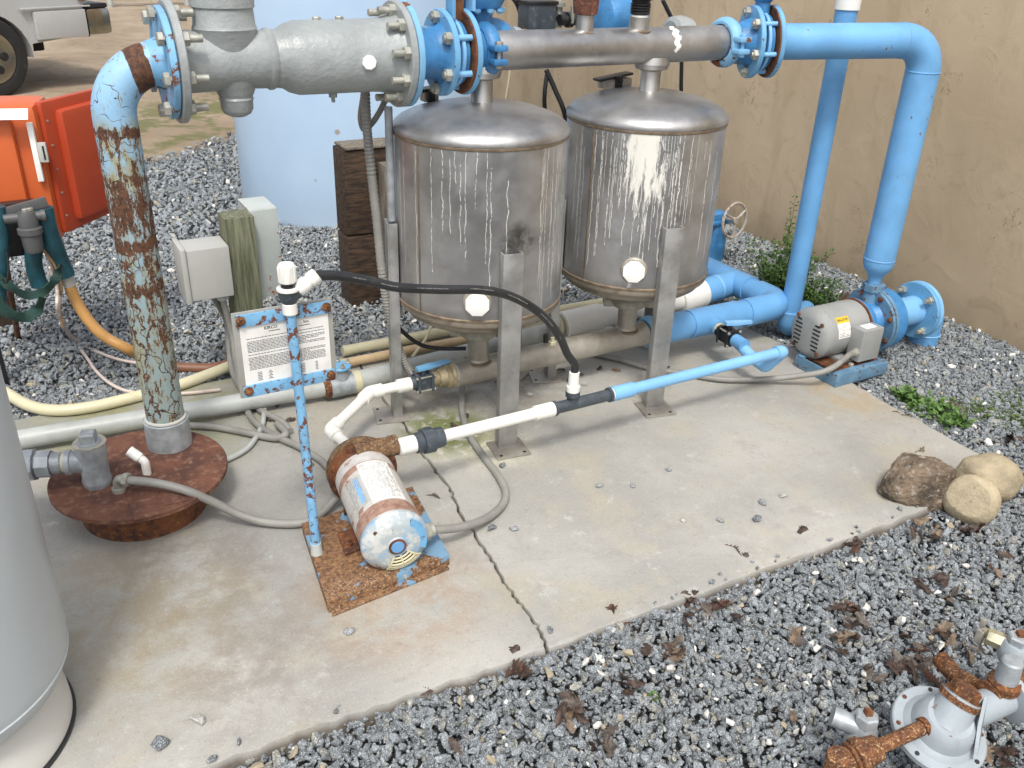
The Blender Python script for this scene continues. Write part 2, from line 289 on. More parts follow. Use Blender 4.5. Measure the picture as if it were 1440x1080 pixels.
# stones of the gravel: each stone carries its own colour, the shader adds the salt-and-pepper grain
t = NT('gravel'); at = t.t.nodes.new('ShaderNodeAttribute'); at.attribute_name = 'stone'
s1 = t.noise(300, 3, .8); s2 = t.noise(230, 4, .75, vec=t.map(loc=(3, 3, 3)))
c = t.mix(t.ramp(s1, .50, .60, 0, .8), at.outputs['Color'], (.52, .55, .57))
c = t.mix(t.ramp(s2, .52, .62, 0, .7), c, (.045, .055, .065))
t.bump(t.math('ADD', s1, s2), .5, .002); M['gravel'] = t.fin(c, .8)
t = NT('gravel_white'); at = t.t.nodes.new('ShaderNodeAttribute'); at.attribute_name = 'stone'
t.bump(t.noise(120, 4), .4, .002); M['gravel_white'] = t.fin(at.outputs['Color'], .7)
t = NT('ground'); o = t.xyz(); s1 = t.noise(90, 4, .7); a = t.noise(.9, 6, .6); b = t.noise(6, 6, .65)
edge = t.math('SUBTRACT', t.math('ADD', o[1], t.math('MULTIPLY', t.math('SUBTRACT', b, .5), 1.0)), t.math('ADD', 6.75, t.math('MULTIPLY', o[0], .85)))
dirt = t.mix(t.ramp(a, .38, .62), (.27, .205, .14), (.36, .285, .20)); dirt = t.mix(t.math('MULTIPLY', t.ramp(b, .5, .66), .5), dirt, (.16, .125, .08))
gr = t.math('MULTIPLY', t.ramp(t.noise(1.7, 6, .65, vec=t.map(loc=(4, 4, 0))), .46, .56), t.math('MULTIPLY', t.ramp(edge, .1, .5), t.ramp(edge, 1.6, 2.8, 1, 0)))
dirt = t.mix(t.math('MULTIPLY', gr, .85), dirt, t.mix(s1, (.07, .085, .02), (.17, .17, .06)))
dirt = t.mix(t.math('MULTIPLY', t.ramp(s1, .58, .68), .4), dirt, (.13, .10, .07))
grey = t.mix(t.ramp(s1, .42, .6), (.03, .033, .035), (.15, .15, .145))
t.bump(t.math('ADD', b, s1), .6, .02); M['ground'] = t.fin(t.mix(t.ramp(edge, -.1, .15), grey, dirt), .92)

t = NT('poly_tank'); z = t.xyz()[2]; a = t.noise(2, 3)
c = t.mix(t.ramp(a, .3, .7), (.41, .555, .73), (.46, .61, .77)); c = t.mix(t.ramp(t.voro(2.6), .03, .055, .7, 0), c, (.30, .20, .10)); c = t.mix(t.ramp(z, .0, .35, .25, 0), c, (.5, .56, .6))
M['poly_tank'] = t.fin(c, .38)
t = NT('post_green'); g = t.noise(1, 5, .65, vec=t.map(scale=(70, 70, 5))); c = t.mix(t.ramp(g, .35, .65), (.085, .095, .055), (.21, .215, .14))
t.bump(g, .6, .003); M['post_green'] = t.fin(c, .85)
t = NT('timber_dark'); g = t.noise(1, 5, .65, vec=t.map(scale=(10, 60, 60))); c = t.mix(t.ramp(g, .35, .65), (.018, .012, .009), (.085, .05, .028))
t.bump(g, .8, .005); M['timber_dark'] = t.fin(c, .85)
t = NT('timber_grey'); g = t.noise(1, 5, .65, vec=t.map(scale=(60, 60, 6))); c = t.mix(t.ramp(g, .35, .65), (.10, .085, .065), (.22, .19, .15))
t.bump(g, .6, .004); M['timber_grey'] = t.fin(c, .85)
t = NT('paper'); M['paper'] = t.fin(t.mix(t.ramp(t.noise(14, 4), .4, .7), (.80, .79, .76), (.70, .68, .63)), .6)
# motor of the front pump: white paint sun-bleached, rusty bare bands
t = NT('motor_old'); n = t.noise(12, 5, .6); n2 = t.noise(45, 5, .7); at_ = t.xyz(t.tc.outputs['Object'])
c = t.mix(t.ramp(n2, .3, .7), (.50, .48, .45), (.62, .60, .57))
c = t.mix(t.ramp(t.math('ADD', n, t.math('MULTIPLY', n2, .2)), .68, .73), c, (.33, .185, .13))
t.bump(n2, .15, .001); M['motor_old'] = t.fin(c, .5, .1)
t = NT('motor_band'); n2 = t.noise(30, 5, .7); M['motor_band'] = t.fin(t.mix(t.ramp(n2, .35, .62), (.25, .12, .08), (.40, .27, .21)), .6)
t = NT('bell_paint'); n = t.noise(14, 5, .6); n2 = t.noise(60, 4, .6)
c = t.mix(t.ramp(n, .45, .66), (.38, .43, .45), (.22, .38, .55)); c = t.mix(t.ramp(t.noise(22, 6, .7, vec=t.map(loc=(3, 2, 5))), .48, .60), c, (.54, .55, .53)); c = t.mix(t.ramp(t.noise(18, 5, .7, vec=t.map(loc=(1, 2, 9))), .62, .65), c, (.20, .08, .04))
t.bump(n2, .15, .001); M['bell_paint'] = t.fin(c, .5)
t = NT('rock_brown'); n = t.noise(11, 7, .7); n2 = t.noise(40, 6, .7); c = t.mix(t.ramp(n, .36, .62), (.075, .058, .042), (.25, .185, .125)); c = t.mix(t.ramp(n2, .54, .64), c, (.36, .33, .28)); c = t.mix(t.ramp(t.noise(20, 4, vec=t.map(loc=(3, 3, 8))), .70, .74), c, (.22, .09, .04))
t.bump(t.math('ADD', n, n2), 1, .010); M['rock_brown'] = t.fin(c, .8)
def leafmat(name, a, b):
    t = NT(name); c = t.mix(t.ramp(t.noise(60, 4), .35, .65), a, b); t.bump(t.noise(150, 3), .4, .001); M[name] = t.fin(c, .62)
leafmat('leaf_brown', (.030, .019, .015), (.080, .050, .037)); leafmat('leaf_red', (.045, .018, .013), (.095, .038, .025)); leafmat('leaf_tan', (.11, .08, .055), (.21, .15, .10)); leafmat('leaf_grey', (.07, .057, .047), (.135, .11, .09))
leafmat('weed_leaf', (.05, .115, .02), (.12, .22, .05)); leafmat('shrub_leaf', (.045, .11, .02), (.11, .21, .045)); leafmat('moss_leaf', (.06, .11, .02), (.13, .19, .05))

# ------------------------------------------------------------------ mesh helpers
def frame(d):
    d = Vector(d).normalized(); a = Vector((0, 0, 1)) if abs(d.z) < .9 else Vector((1, 0, 0))
    x = a.cross(d).normalized(); return x, d.cross(x).normalized(), d
class MB:
    def __init__(s): s.v = []; s.f = []
    def add(s, vs, fs):
        n = len(s.v); s.v += [Vector(v) for v in vs]; s.f += [tuple(i+n for i in f) for f in fs]; return s
    def lathe(s, o, d, prof, seg=40, close=False):
        o = Vector(o); x, y, z = frame(d); vs = []; fs = []
        for (t_, r) in prof:
            for k in range(seg):
                a = 2*PI*k/seg; vs.append(o+z*t_+(x*math.cos(a)+y*math.sin(a))*max(r, 1e-5))
        for i in range(len(prof)-1):
            for k in range(seg):
                k2 = (k+1) % seg; fs.append((i*seg+k, i*seg+k2, (i+1)*seg+k2, (i+1)*seg+k))
        if close:
            i = len(prof)-1
            for k in range(seg): fs.append((i*seg+k, i*seg+(k+1) % seg, (k+1) % seg, k))
        else:
            if prof[0][1] > 2e-5: fs.append(tuple(range(seg-1, -1, -1)))
            if prof[-1][1] > 2e-5: fs.append(tuple((len(prof)-1)*seg+k for k in range(seg)))
        return s.add(vs, fs)
    def cyl(s, p0, p1, r0, r1=None, seg=28, ch=.0):
        p0, p1 = Vector(p0), Vector(p1); L = (p1-p0).length; r1 = r0 if r1 is None else r1
        pf = [(0, r0), (L, r1)] if not ch else [(0, r0-ch), (ch, r0), (L-ch, r1), (L, r1-ch)]
        return s.lathe(p0, p1-p0, pf, seg)
    def tube(s, pts, r, seg=16, caps=True):
        pts = [Vector(p) for p in pts]; n = len(pts); rr = r if isinstance(r, (list, tuple)) else [r]*n
        T = [((pts[min(i+1, n-1)]-pts[max(i-1, 0)]).normalized()) for i in range(n)]
        x = frame(T[0])[0]; vs = []; fs = []
        for i in range(n):
            x = (x-T[i]*x.dot(T[i])).normalized(); y = T[i].cross(x)
            for k in range(seg):
                a = 2*PI*k/seg; vs.append(pts[i]+(x*math.cos(a)+y*math.sin(a))*rr[i])
        for i in range(n-1):
            for k in range(seg):
                k2 = (k+1) % seg; fs.append((i*seg+k, i*seg+k2, (i+1)*seg+k2, (i+1)*seg+k))
        if caps: fs.append(tuple(range(seg-1, -1, -1))); fs.append(tuple((n-1)*seg+k for k in range(seg)))
        return s.add(vs, fs)
    def box(s, c, size, ax=None, bev=.0):
        bm = bmesh.new(); bmesh.ops.create_cube(bm, size=1)
        for v in bm.verts: v.co = Vector((v.co.x*size[0], v.co.y*size[1], v.co.z*size[2]))
        if bev: bmesh.ops.bevel(bm, geom=list(bm.edges), offset=bev, segments=2, affect='EDGES', profile=.6)
        X, Y, Z = ax if ax else (Vector((1, 0, 0)), Vector((0, 1, 0)), Vector((0, 0, 1)))
        c = Vector(c); bm.verts.index_update()
        s.add([c+X*v.co.x+Y*v.co.y+Z*v.co.z for v in bm.verts], [[v.index for v in f.verts] for f in bm.faces]); bm.free(); return s
    def prism(s, pts, d, ang=None):                          # closed outline pts (3D, planar) pushed by vector d
        n = len(pts); d = Vector(d)
        vs = [Vector(p) for p in pts]+[Vector(p)+d for p in pts]
        return s.add(vs, [tuple(range(n-1, -1, -1)), tuple(range(n, 2*n))]+[(i, (i+1) % n, n+(i+1) % n, n+i) for i in range(n)])
    def hexa(s, o, d, r, h, rot=0, sides=6):
        o = Vector(o); x, y, z = frame(d)
        ring = [x*math.cos(2*PI*k/sides+rot)+y*math.sin(2*PI*k/sides+rot) for k in range(sides)]
        vs = [o+q*r for q in ring]+[o+z*(h*.85)+q*r for q in ring]+[o+z*h+q*r*.86 for q in ring]; n = sides
        fs = [tuple(range(n-1, -1, -1)), tuple(range(2*n, 3*n))]
        for L in (0, n): fs += [(L+k, L+(k+1) % n, L+n+(k+1) % n, L+n+k) for k in range(n)]
        return s.add(vs, fs)
def spline(pts, n=8):                                       # Catmull-Rom through the points
    P = [Vector(p) for p in pts]; P = [P[0]*2-P[1]]+P+[P[-1]*2-P[-2]]; out = []
    for i in range(1, len(P)-2):
        for k in range(n):
            t_ = k/n; a, b, c, d = P[i-1:i+3]
            out.append(.5*((2*b)+(c-a)*t_+(2*a-5*b+4*c-d)*t_*t_+(3*b-a-3*c+d)*t_**3))
    return out+[P[-2]]
def bend(pts, rad, n=8):                                    # straight runs joined by arcs
    P = [Vector(p) for p in pts]; out = [P[0]]
    rads = rad if isinstance(rad, (list, tuple)) else [rad]*len(P)
    for i in range(1, len(P)-1):
        a = (P[i-1]-P[i]).normalized(); b = (P[i+1]-P[i]).normalized(); th = a.angle(b); r = rads[i]
        tl = r/math.tan(th/2); c = P[i]+(a+b).normalized()*(r/math.sin(th/2))
        s0 = P[i]+a*tl-c; s1 = P[i]+b*tl-c; full = s0.angle(s1); axis = s0.cross(s1).normalized()
        for k in range(n+1): out.append(c+Matrix.Rotation(full*k/n, 3, axis) @ s0)
    return out+[P[-1]]

# ------------------------------------------------------------------ object helpers
def tag(o, label, cat, group=None, kind=None):
    o['label'] = label
    if cat: o['category'] = cat
    if group: o['group'] = group
    if kind: o['kind'] = kind
    return o
ORIG = {}
def thing(name, label, cat, loc, group=None):
    o = bpy.data.objects.new(name, None); COL.objects.link(o); o.location = loc; o.empty_display_size = .05
    ORIG[o.name] = Vector(loc); return tag(o, label, cat, group)
def worg(p):
    q = Vector((0, 0, 0))
    while p is not None: q += Vector(p.location); p = p.parent
    return q
def part(name, mb, mat, parent=None, origin=None, sharp=32, label=None):
    o0 = worg(parent) if parent is not None else Vector(origin or (0, 0, 0))
    me = bpy.data.meshes.new(name); me.from_pydata([v-o0 for v in mb.v], [], mb.f)
    bm = bmesh.new(); bm.from_mesh(me); bmesh.ops.recalc_face_normals(bm, faces=bm.faces); bm.to_mesh(me); bm.free()
    me.polygons.foreach_set('use_smooth', [True]*len(me.polygons)); me.set_sharp_from_angle(angle=math.radians(sharp))
    me.materials.append(M[mat] if isinstance(mat, str) else mat)
    o = bpy.data.objects.new(name, me); COL.objects.link(o)
    if parent is not None: o.parent = parent
    else: o.location = o0
    if label: o['label'] = label
    return o
def single(name, mb, mat, label, cat, origin=None, group=None, kind=None, sharp=32):
    if origin is None:
        lo = min(v.z for v in mb.v); n = len(mb.v); origin = (sum(v.x for v in mb.v)/n, sum(v.y for v in mb.v)/n, lo)
    return tag(part(name, mb, mat, None, origin, sharp), label, cat, group, kind)
def copy_tree(o, parent=None):
    c = o.copy(); COL.objects.link(c)
    if parent is not None: c.parent = parent
    for ch in list(o.children): copy_tree(ch, c)
    return c
X1, Y1, Z1 = Vector((1, 0, 0)), Vector((0, 1, 0)), Vector((0, 0, 1))

def bolt(parent, p, d, r=.010, stick=.035, back=.0, mat='zinc', head=True, rot=0.0):
    """hex nut sitting on a face at p, stud sticking out along d; with back, a head on the far side"""
    p = Vector(p); d = Vector(d).normalized(); m = MB().hexa(p, d, r*1.75, r*1.6, rot)
    m.cyl(p+d*r*1.6, p+d*(r*1.6+stick), r*.95, seg=12)
    if back:
        m.cyl(p-d*back, p, r*.8, seg=10); m.hexa(p-d*back, -d, r*1.75, r*1.3, rot)
    return part('bolt', m, mat, parent)
def flange_bolts(parent, o, d, R, n, r=.010, stick=.03, back=0.0, off=0.0, mat='zinc'):
    x, y, z = frame(d)
    for k in range(n):
        a = 2*PI*(k+off)/n; bolt(parent, Vector(o)+(x*math.cos(a)+y*math.sin(a))*R, z, r, stick, back, mat, rot=random.random())
def disc(o, d, R, th, ch=.003, seg=56): return MB().lathe(o, d, [(0, R-ch), (ch, R), (th-ch, R), (th, R-ch)], seg)
def coupling(name, label, o, d, r, mat, w=.045, bolt_mat='zinc', lug=(0, -1, 0)):
    """two-piece grooved pipe clamp: ribbed ring halves with bolt lugs either side"""
    t = thing(name, label, 'pipe clamp', Vector(o)); d = Vector(d).normalized(); o = Vector(o)
    lug = Vector(lug); lug = (lug-d*lug.dot(d)).normalized(); up = d.cross(lug).normalized()
    pf = [(-w*.5, r*1.02), (-w*.5, r*1.16), (-w*.36, r*1.30), (-w*.12, r*1.38), (w*.12, r*1.38), (w*.36, r*1.30), (w*.5, r*1.16), (w*.5, r*1.02)]
    part('clamp_ring', MB().lathe(o, d, pf, 44, close=True), mat, t)
    for sg in (-1, 1):
        c = o+lug*(sg*(r*1.38+.010)); m = MB()
        for q in (-1, 1): m.box(c+up*(q*.021)-lug*.006, (.050 if r > .045 else .034, w*1.0, .019), (lug, d, up), .006)
        m.box(c-lug*.016, (.012, w*.8, .040), (lug, d, up), .003)
        part('bolt_lug', m, mat, t)
        m = MB().cyl(c-up*.042, c+up*.042, .0070, seg=12).hexa(c+up*.031, up, .0135, .010).hexa(c-up*.031, -up, .0135, .010)
        part('bolt', m, bolt_mat, t)
    return t

# ================================================================== SETTING
# ground sheet
def ground():
    xs = np.concatenate([np.linspace(-300, -12, 12), np.linspace(-10, 30, 120), np.linspace(34, 300, 12)])
    ys = np.concatenate([np.linspace(-60, -6, 8), np.linspace(-4, 36, 120), np.linspace(40, 400, 14)])
    v = []; f = []
    for y in ys:
        for x in xs:
            e = y-(6.75+.85*x); k = min(1, max(0, e/.6)); h = math.sin(x*2.1+y*.7)*math.sin(y*1.7-x*.4)*.02+math.sin(x*5.3+1)*math.sin(y*4.1)*.008
            v.append((x, y, -.085+k*(.035+h)))
    nx = len(xs)
    for j in range(len(ys)-1):
        for i in range(nx-1): a = j*nx+i; f.append((a, a+1, a+nx+1, a+nx))
    single('ground', MB().add(v, f), 'ground', 'sandy dirt yard with thin green patches beyond the grey gravel', None, origin=(0, 0, 0), kind='structure')
ground()
# concrete slab in two pieces, parted by a jagged crack
def jag(a, b, n, amp, rs):
    a, b = Vector(a), Vector(b); d = b-a; nn = Vector((-d.y, d.x, 0)).normalized()
    return [a+d*(k/n)+nn*(rs.uniform(-amp, amp) if 0 < k < n else 0) for k in range(n+1)]
rs = random.Random(4)
cpx = [(500, 503), (530, 545), (560, 586), (571, 600), (586, 622), (598, 643), (608, 655), (622, 672), (634, 690), (641, 706), (648, 722), (662, 742), (676, 765), (692, 788), (703, 806), (712, 822), (728, 842), (741, 858), (753, 876), (762, 890), (770, 912)]
cr = [G(x, y) for x, y in cpx]; crack = []
for i in range(len(cr)-1): crack += jag(cr[i], cr[i+1], 4, .0055, rs)[:-1]
crack.append(cr[-1]); crack[0].y = 3.42
front = G(1340, 702)
# right part: crack top -> back edge -> right edge -> front -> back up along the crack
bk = [(2.32, 3.42), (2.46, 3.00), (2.98, 2.92), (3.02, 2.62), (2.985, 2.13)]
bk2 = []; prev = crack[0]
for q in bk: q = Vector((*q, 0)); bk2 += jag(prev, q, 8, .006, rs)[1:]; prev = q
cornr = Vector((2.955, 1.47, 0)); bk2 += jag(prev, cornr, 10, .004, rs)[1:]
bk2 += jag(cornr, front, 6, .004, rs)[1:]; bk2 += jag(front, crack[-1]+V3(.003, 0, 0), 26, .005, rs)[1:-1]
right = [q+V3(.0038, 0, 0) for q in crack]
left = [q-V3(.0030+.0045*rs.random(), 0, 0) for q in crack]
fl = []
prev = crack[-1]+V3(-.003, .002, 0)
for q in (G(620, 962), G(430, 1025), G(290, 1078), Vector((-.4, 1.55, 0)), Vector((-1.6, 1.6, 0))):
    q = Vector(q); fl += jag(prev, q, 10, .007, rs)[1:]; prev = q
for q in ((-1.6, 3.40), (-.1, 3.42), (crack[0].x-.004, 3.42)):
    q = Vector((*q, 0)); fl += jag(prev, q, 10, .006, rs)[1:]; prev = q
def slab(name, outline, label, edge_from, edge_to):
    n = len(outline); P = [Vector((p.x, p.y, 0)) for p in outline]
    area = sum(P[i].x*P[(i+1) % n].y-P[(i+1) % n].x*P[i].y for i in range(n))
    if area < 0: P.reverse()
    v = []; N = []
    for i in range(n):
        e = (P[(i+1) % n]-P[i-1]); N.append(Vector((-e.y, e.x, 0)).normalized())
    for ins, z_ in ((.003, 0.0), (.0008, -.0012), (0, -.005), (-.004, -.03), (0, -.14)):
        v += [P[i]+N[i]*(ins*(1+.6*math.sin(i*1.7)))+Z1*z_ for i in range(n)]
    f = [tuple(range(n))]
    for L in range(4): f += [(L*n+i, (L+1)*n+i, (L+1)*n+(i+1) % n, L*n+(i+1) % n) for i in range(n)]
    single(name, MB().add(v, f), 'concrete', label, None, origin=(0, 0, 0), kind='structure', sharp=50)
slab('concrete_slab', right+bk2[::-1] if False else bk2+right[::-1][:-1], 'right part of the cracked concrete pad under the tanks', 0, 0)
slab('concrete_slab', left+fl[:-1], 'left part of the cracked concrete pad under the rusty well head', 0, 0)

# tan stucco wall
wb, wd = Vector((3.915, 0, 0)), Vector((.062, 1, 0)).normalized(); wn = Vector((wd.y, -wd.x, 0))
m = MB(); m.box(wb+wd*3.5+wn*.11+Z1*1.45, (.22, 13.5, 3.2), (wn, wd, Z1), .01)
W = thing('stucco_wall', 'tan trowelled stucco wall behind the blue pipes', 'wall', (4.1, 3, -.1)); part('wall_face', m, 'stucco', W)

# ---- gravel: tens of thousands of crushed stones around the slab
def stone_templates(n, pts, seed, flat=.7):
    out = []; r_ = random.Random(seed)
    for _ in range(n):
        bm = bmesh.new()
        for _k in range(pts):
            d = Vector((r_.gauss(0, 1), r_.gauss(0, 1), r_.gauss(0, 1))).normalized()
            d = Vector((d.x*r_.uniform(.85, 1.05), d.y*.80*r_.uniform(.85, 1.05), d.z*flat*r_.uniform(.85, 1.05))); bm.verts.new(d)
        res = bmesh.ops.convex_hull(bm, input=bm.verts)
        bmesh.ops.delete(bm, geom=[e for e in res['geom_interior'] if isinstance(e, bmesh.types.BMVert)], context='VERTS')
        bmesh.ops.triangulate(bm, faces=bm.faces); bm.verts.index_update()
        out.append((np.array([v.co[:] for v in bm.verts], dtype=np.float32), np.array([[v.index for v in f.verts] for f in bm.faces], dtype=np.int32))); bm.free()
    return out
TN = stone_templates(14, 18, 3); TF = stone_templates(8, 12, 5)
slab_poly = [(p.x, p.y) for p in bk2]+[(q.x, q.y) for q in (crack[-1],)]+[(p.x, p.y) for p in fl]
def inside(px, py, poly):
    c = np.zeros(len(px), bool); n = len(poly)
    for i in range(n):
        x0, y0 = poly[i]; x1, y1 = poly[(i+1) % n]
        if y0 == y1: continue
        k = ((y0 > py) != (y1 > py)) & (px < (x1-x0)*(py-y0)/(y1-y0)+x0); c ^= k
    return c
CA = np.array([_F, _R, _U])
def visible(P, mx=.75, my=.45):
    q = P-CAM; z = q@_F; return (z > .3) & (np.abs(q@_R/z)*FPX < 720*(1+mx)) & (np.abs(q@_U/z)*FPX < 540*(1+my))
def scatter(x0, x1, y0, y1, step, layers, size, zb):
    out = []
    for L in range(layers):
        gx, gy = np.meshgrid(np.arange(x0, x1, step), np.arange(y0, y1, step)); gx = gx.ravel()+RNG.uniform(-.6, .6, gx.size)*step; gy = gy.ravel()+RNG.uniform(-.6, .6, gy.size)*step
        sz = size*np.clip(RNG.lognormal(0, .30, gx.size), .45, 1.75)
        out.append(np.stack([gx, gy, np.full(gx.size, zb+L*.009)+RNG.uniform(-.006, .006, gx.size), sz], 1))
    return np.concatenate(out)
pts = []
a = scatter(-1.5, 4.2, -.6, 3.6, .0190, 2, .0118, -.034); pts.append(a); a = scatter(-1.5, 4.2, -.6, 3.6, .0210, 1, .0062, -.024); pts.append(a)
b_ = scatter(-1.8, 4.3, 3.4, 5.4, .0230, 2, .0130, -.042); b_ = b_[b_[:, 1] > 3.6-.18]; pts.append(b_)
c_ = scatter(-3, 4.4, 5.4, 10.8, .032, 1, .020, -.048); pts.append(c_)
P = np.concatenate(pts)
P[:, 2] += .010*np.sin(P[:, 0]*3.1+1)*np.sin(P[:, 1]*2.7)+.006*np.sin(P[:, 0]*9)*np.sin(P[:, 1]*8)
P = P[~((P[:, 1] > 6.75+.85*P[:, 0]+RNG.uniform(-.25, .15, len(P))))]
P = P[visible(P[:, :3])]
sp = np.array(slab_poly)
cen = inside(P[:, 0], P[:, 1], slab_poly)
spill = cen & (RNG.random(len(P)) < .05) & ~inside(P[:, 0], P[:, 1]-.035, slab_poly) & (P[:, 3] < .013); P[spill, 2] = P[spill, 3]*.5
P = P[~cen | spill]
wx = 3.915+.062*P[:, 1]; P = P[P[:, 0] < wx+.0]
def gravel_mesh(P, name, templates, cols):
    n = len(P); ti = RNG.integers(0, len(templates), n); V_, F_, C_ = [], [], []; base = 0
    for k, (tv, tf) in enumerate(templates):
        idx = np.where(ti == k)[0]; m_ = len(idx)
        if not m_: continue
        q = RNG.normal(size=(m_, 4)); q[:, 0] += 1.2; q /= np.linalg.norm(q, axis=1)[:, None]; w_, x, y, z = q.T
        Rm = np.stack([1-2*(y*y+z*z), 2*(x*y-z*w_), 2*(x*z+y*w_), 2*(x*y+z*w_), 1-2*(x*x+z*z), 2*(y*z-x*w_), 2*(x*z-y*w_), 2*(y*z+x*w_), 1-2*(x*x+y*y)], 1).reshape(m_, 3, 3)
        st = np.stack([RNG.uniform(.9, 1.35, m_), RNG.uniform(.75, 1.05, m_), RNG.uniform(.7, 1.0, m_)], 1)
        vv = np.einsum('nij,nkj->nki', Rm, tv[None]*st[:, None])*P[idx, 3][:, None, None]
        az = RNG.uniform(0, 2*PI, m_); ca, sa = np.cos(az)[:, None], np.sin(az)[:, None]
        vx = vv[..., 0]*ca-vv[..., 1]*sa; vy = vv[..., 0]*sa+vv[..., 1]*ca
        vv = np.stack([vx, vy, vv[..., 2]], -1)+P[idx, None, :3]
        V_.append(vv.reshape(-1, 3)); F_.append((tf[None]+(np.arange(m_)*len(tv))[:, None, None]+base).reshape(-1, 3)); base += m_*len(tv)
        C_.append(np.repeat(cols[idx], len(tv), 0))
    V_, F_, C_ = np.concatenate(V_).astype(np.float32), np.concatenate(F_).astype(np.int32), np.concatenate(C_).astype(np.float32)
    me = bpy.data.meshes.new(name); me.vertices.add(len(V_)); me.vertices.foreach_set('co', V_.ravel())
    me.loops.add(F_.size); me.loops.foreach_set('vertex_index', F_.ravel()); me.polygons.add(len(F_))
    me.polygons.foreach_set('loop_start', np.arange(0, F_.size, 3, dtype=np.int32)); me.polygons.foreach_set('loop_total', np.full(len(F_), 3, dtype=np.int32))
    me.update(calc_edges=True); me.shade_flat(); at = me.attributes.new('stone', 'FLOAT_COLOR', 'POINT')
    at.data.foreach_set('color', np.concatenate([C_, np.ones((len(C_), 1), np.float32)], 1).ravel())
    o = bpy.data.objects.new(name, me); COL.objects.link(o); return o
def stone_cols(n, rng=RNG):
    l = rng.uniform(.105, .27, n); c = np.stack([l*.90, l*1.0, l*1.07], 1)
    k = rng.random(n); t_ = k < .10; c[t_] = np.stack([l[t_]*1.25, l[t_]*1.2, l[t_]*.98], 1)
    t_ = (k > .10) & (k < .16); c[t_] *= .55
    return c
kw = RNG.random(len(P)); wh = kw < .016
g1 = gravel_mesh(P[~wh & (P[:, 1] < 3.6)], 'gravel', TN, stone_cols(int((~wh & (P[:, 1] < 3.6)).sum()))); g1.data.materials.append(M['gravel'])
tag(g1, 'crushed blue grey gravel spread around the near side of the concrete pad', 'gravel', kind='stuff')
far = ~wh & (P[:, 1] >= 3.6); g2 = gravel_mesh(P[far], 'gravel', TF, stone_cols(int(far.sum()))*1.15); g2.data.materials.append(M['gravel'])
tag(g2, 'crushed grey gravel lying behind the concrete pad up to the dirt', 'gravel', kind='stuff')
Pw = P[wh]; Pw[:, 2] += .006; cw = np.stack([RNG.uniform(.5, .75, len(Pw))]*3, 1)*np.array([1, .98, .92]); kt = RNG.random(len(Pw)) < .3; cw[kt] = np.array([.36, .31, .22])
g3 = gravel_mesh(Pw, 'gravel', TN, cw); g3.data.materials.append(M['gravel_white']); tag(g3, 'scattered white and tan pebbles mixed through the grey gravel', 'gravel', kind='stuff')
print('stones', len(P))

# ================================================================== UPPER PIPEWORK
YM, ZM = 2.75, 1.333
def P_(x, z=ZM, y=YM): return Vector((x, y, z))
RX, RY = .293, 2.75
# well head
WC = Vector((.178, 2.625, 0)); zt = .135
t = thing('well_head', 'rusty round steel plate over a short rusty casing on the slab', 'well head', (WC.x, WC.y, 0))
part('casing', MB().lathe(WC-Z1*.02, Z1, [(0, .190), (.10, .190), (.138, .193)], 64), 'rust', t)
part('cover_plate', MB().lathe(WC+Z1*(zt-.018), Z1, [(0, .262), (.002, .265), (.016, .265), (.018, .262)], 96), 'rust_red', t)
m = MB()
for k in range(2): m.box(WC+V3(-.02+.09*k, -.02, zt+.001), (.075, .50-.07*k, .004), bev=.001)
part('patch_plate', m, 'rust_red', t)
v0 = G(205, 655, zt+.03)
m = MB().tube(bend([Vector((v0.x, v0.y, zt)), Vector((v0.x, v0.y, zt+.045)), Vector((v0.x-.035, v0.y+.03, zt+.075))], .018), .0135)
part('vent_elbow', m, 'pvc_white', t)
m = MB().tube([Vector((v0.x-.012, v0.y+.010, zt+.056)), Vector((v0.x-.037, v0.y+.032, zt+.078))], .0165); part('vent_cap', m, 'plug_white', t)
# galvanised tee with square plug and union on the plate
tc = G(138, 680, zt); tc = Vector((tc.x, tc.y, zt)); ta = (G(60, 655, .2)-G(140, 650, .2)); ta.z = 0; ta.normalize()
t = thing('pipe_tee', 'grey galvanised tee with a square plug and union beside the tall tank', 'pipe fitting', tc)
h = .145
part('tee_body', MB().lathe(tc, Z1, [(0, .040), (.012, .043), (.02, .043), (.03, .040), (.1, .041), (.12, .045), (h, .046), (h+.002, .040), (h-.006, .036)], 40), 'galvanised', t)
part('tee_lip', MB().lathe(tc+Z1*(h-.002), Z1, [(0, .030), (0, .0475), (.006, .0475), (.006, .030)], 40, close=True), 'coupling_grey', t)
part('square_plug', MB().lathe(tc+Z1*(h-.004), Z1, [(0, .036), (.012, .034)], 36).hexa(tc+Z1*(h+.008), Z1, .030, .030, .5, 4), 'galvanised', t)
b0 = tc+Z1*.082
part('branch', MB().lathe(b0, ta, [(0, .034), (.058, .034), (.062, .039), (.076, .039), (.078, .034)], 36), 'galvanised', t)
part('thread_tape', MB().cyl(b0+ta*.078, b0+ta*.088, .030), 'pvc_cream', t)
part('union_nut', MB().lathe(b0+ta*.086, ta, [(0, .030), (.004, .034), (.03, .034), (.034, .029)], 30).hexa(b0+ta*.118, ta, .042, .045, .3, 8).hexa(b0+ta*.163, ta, .050, .034, .1, 8), 'galvanised', t)
part('nipple', MB().cyl(b0+ta*.19, b0+ta*.40, .027), 'galvanised', t)
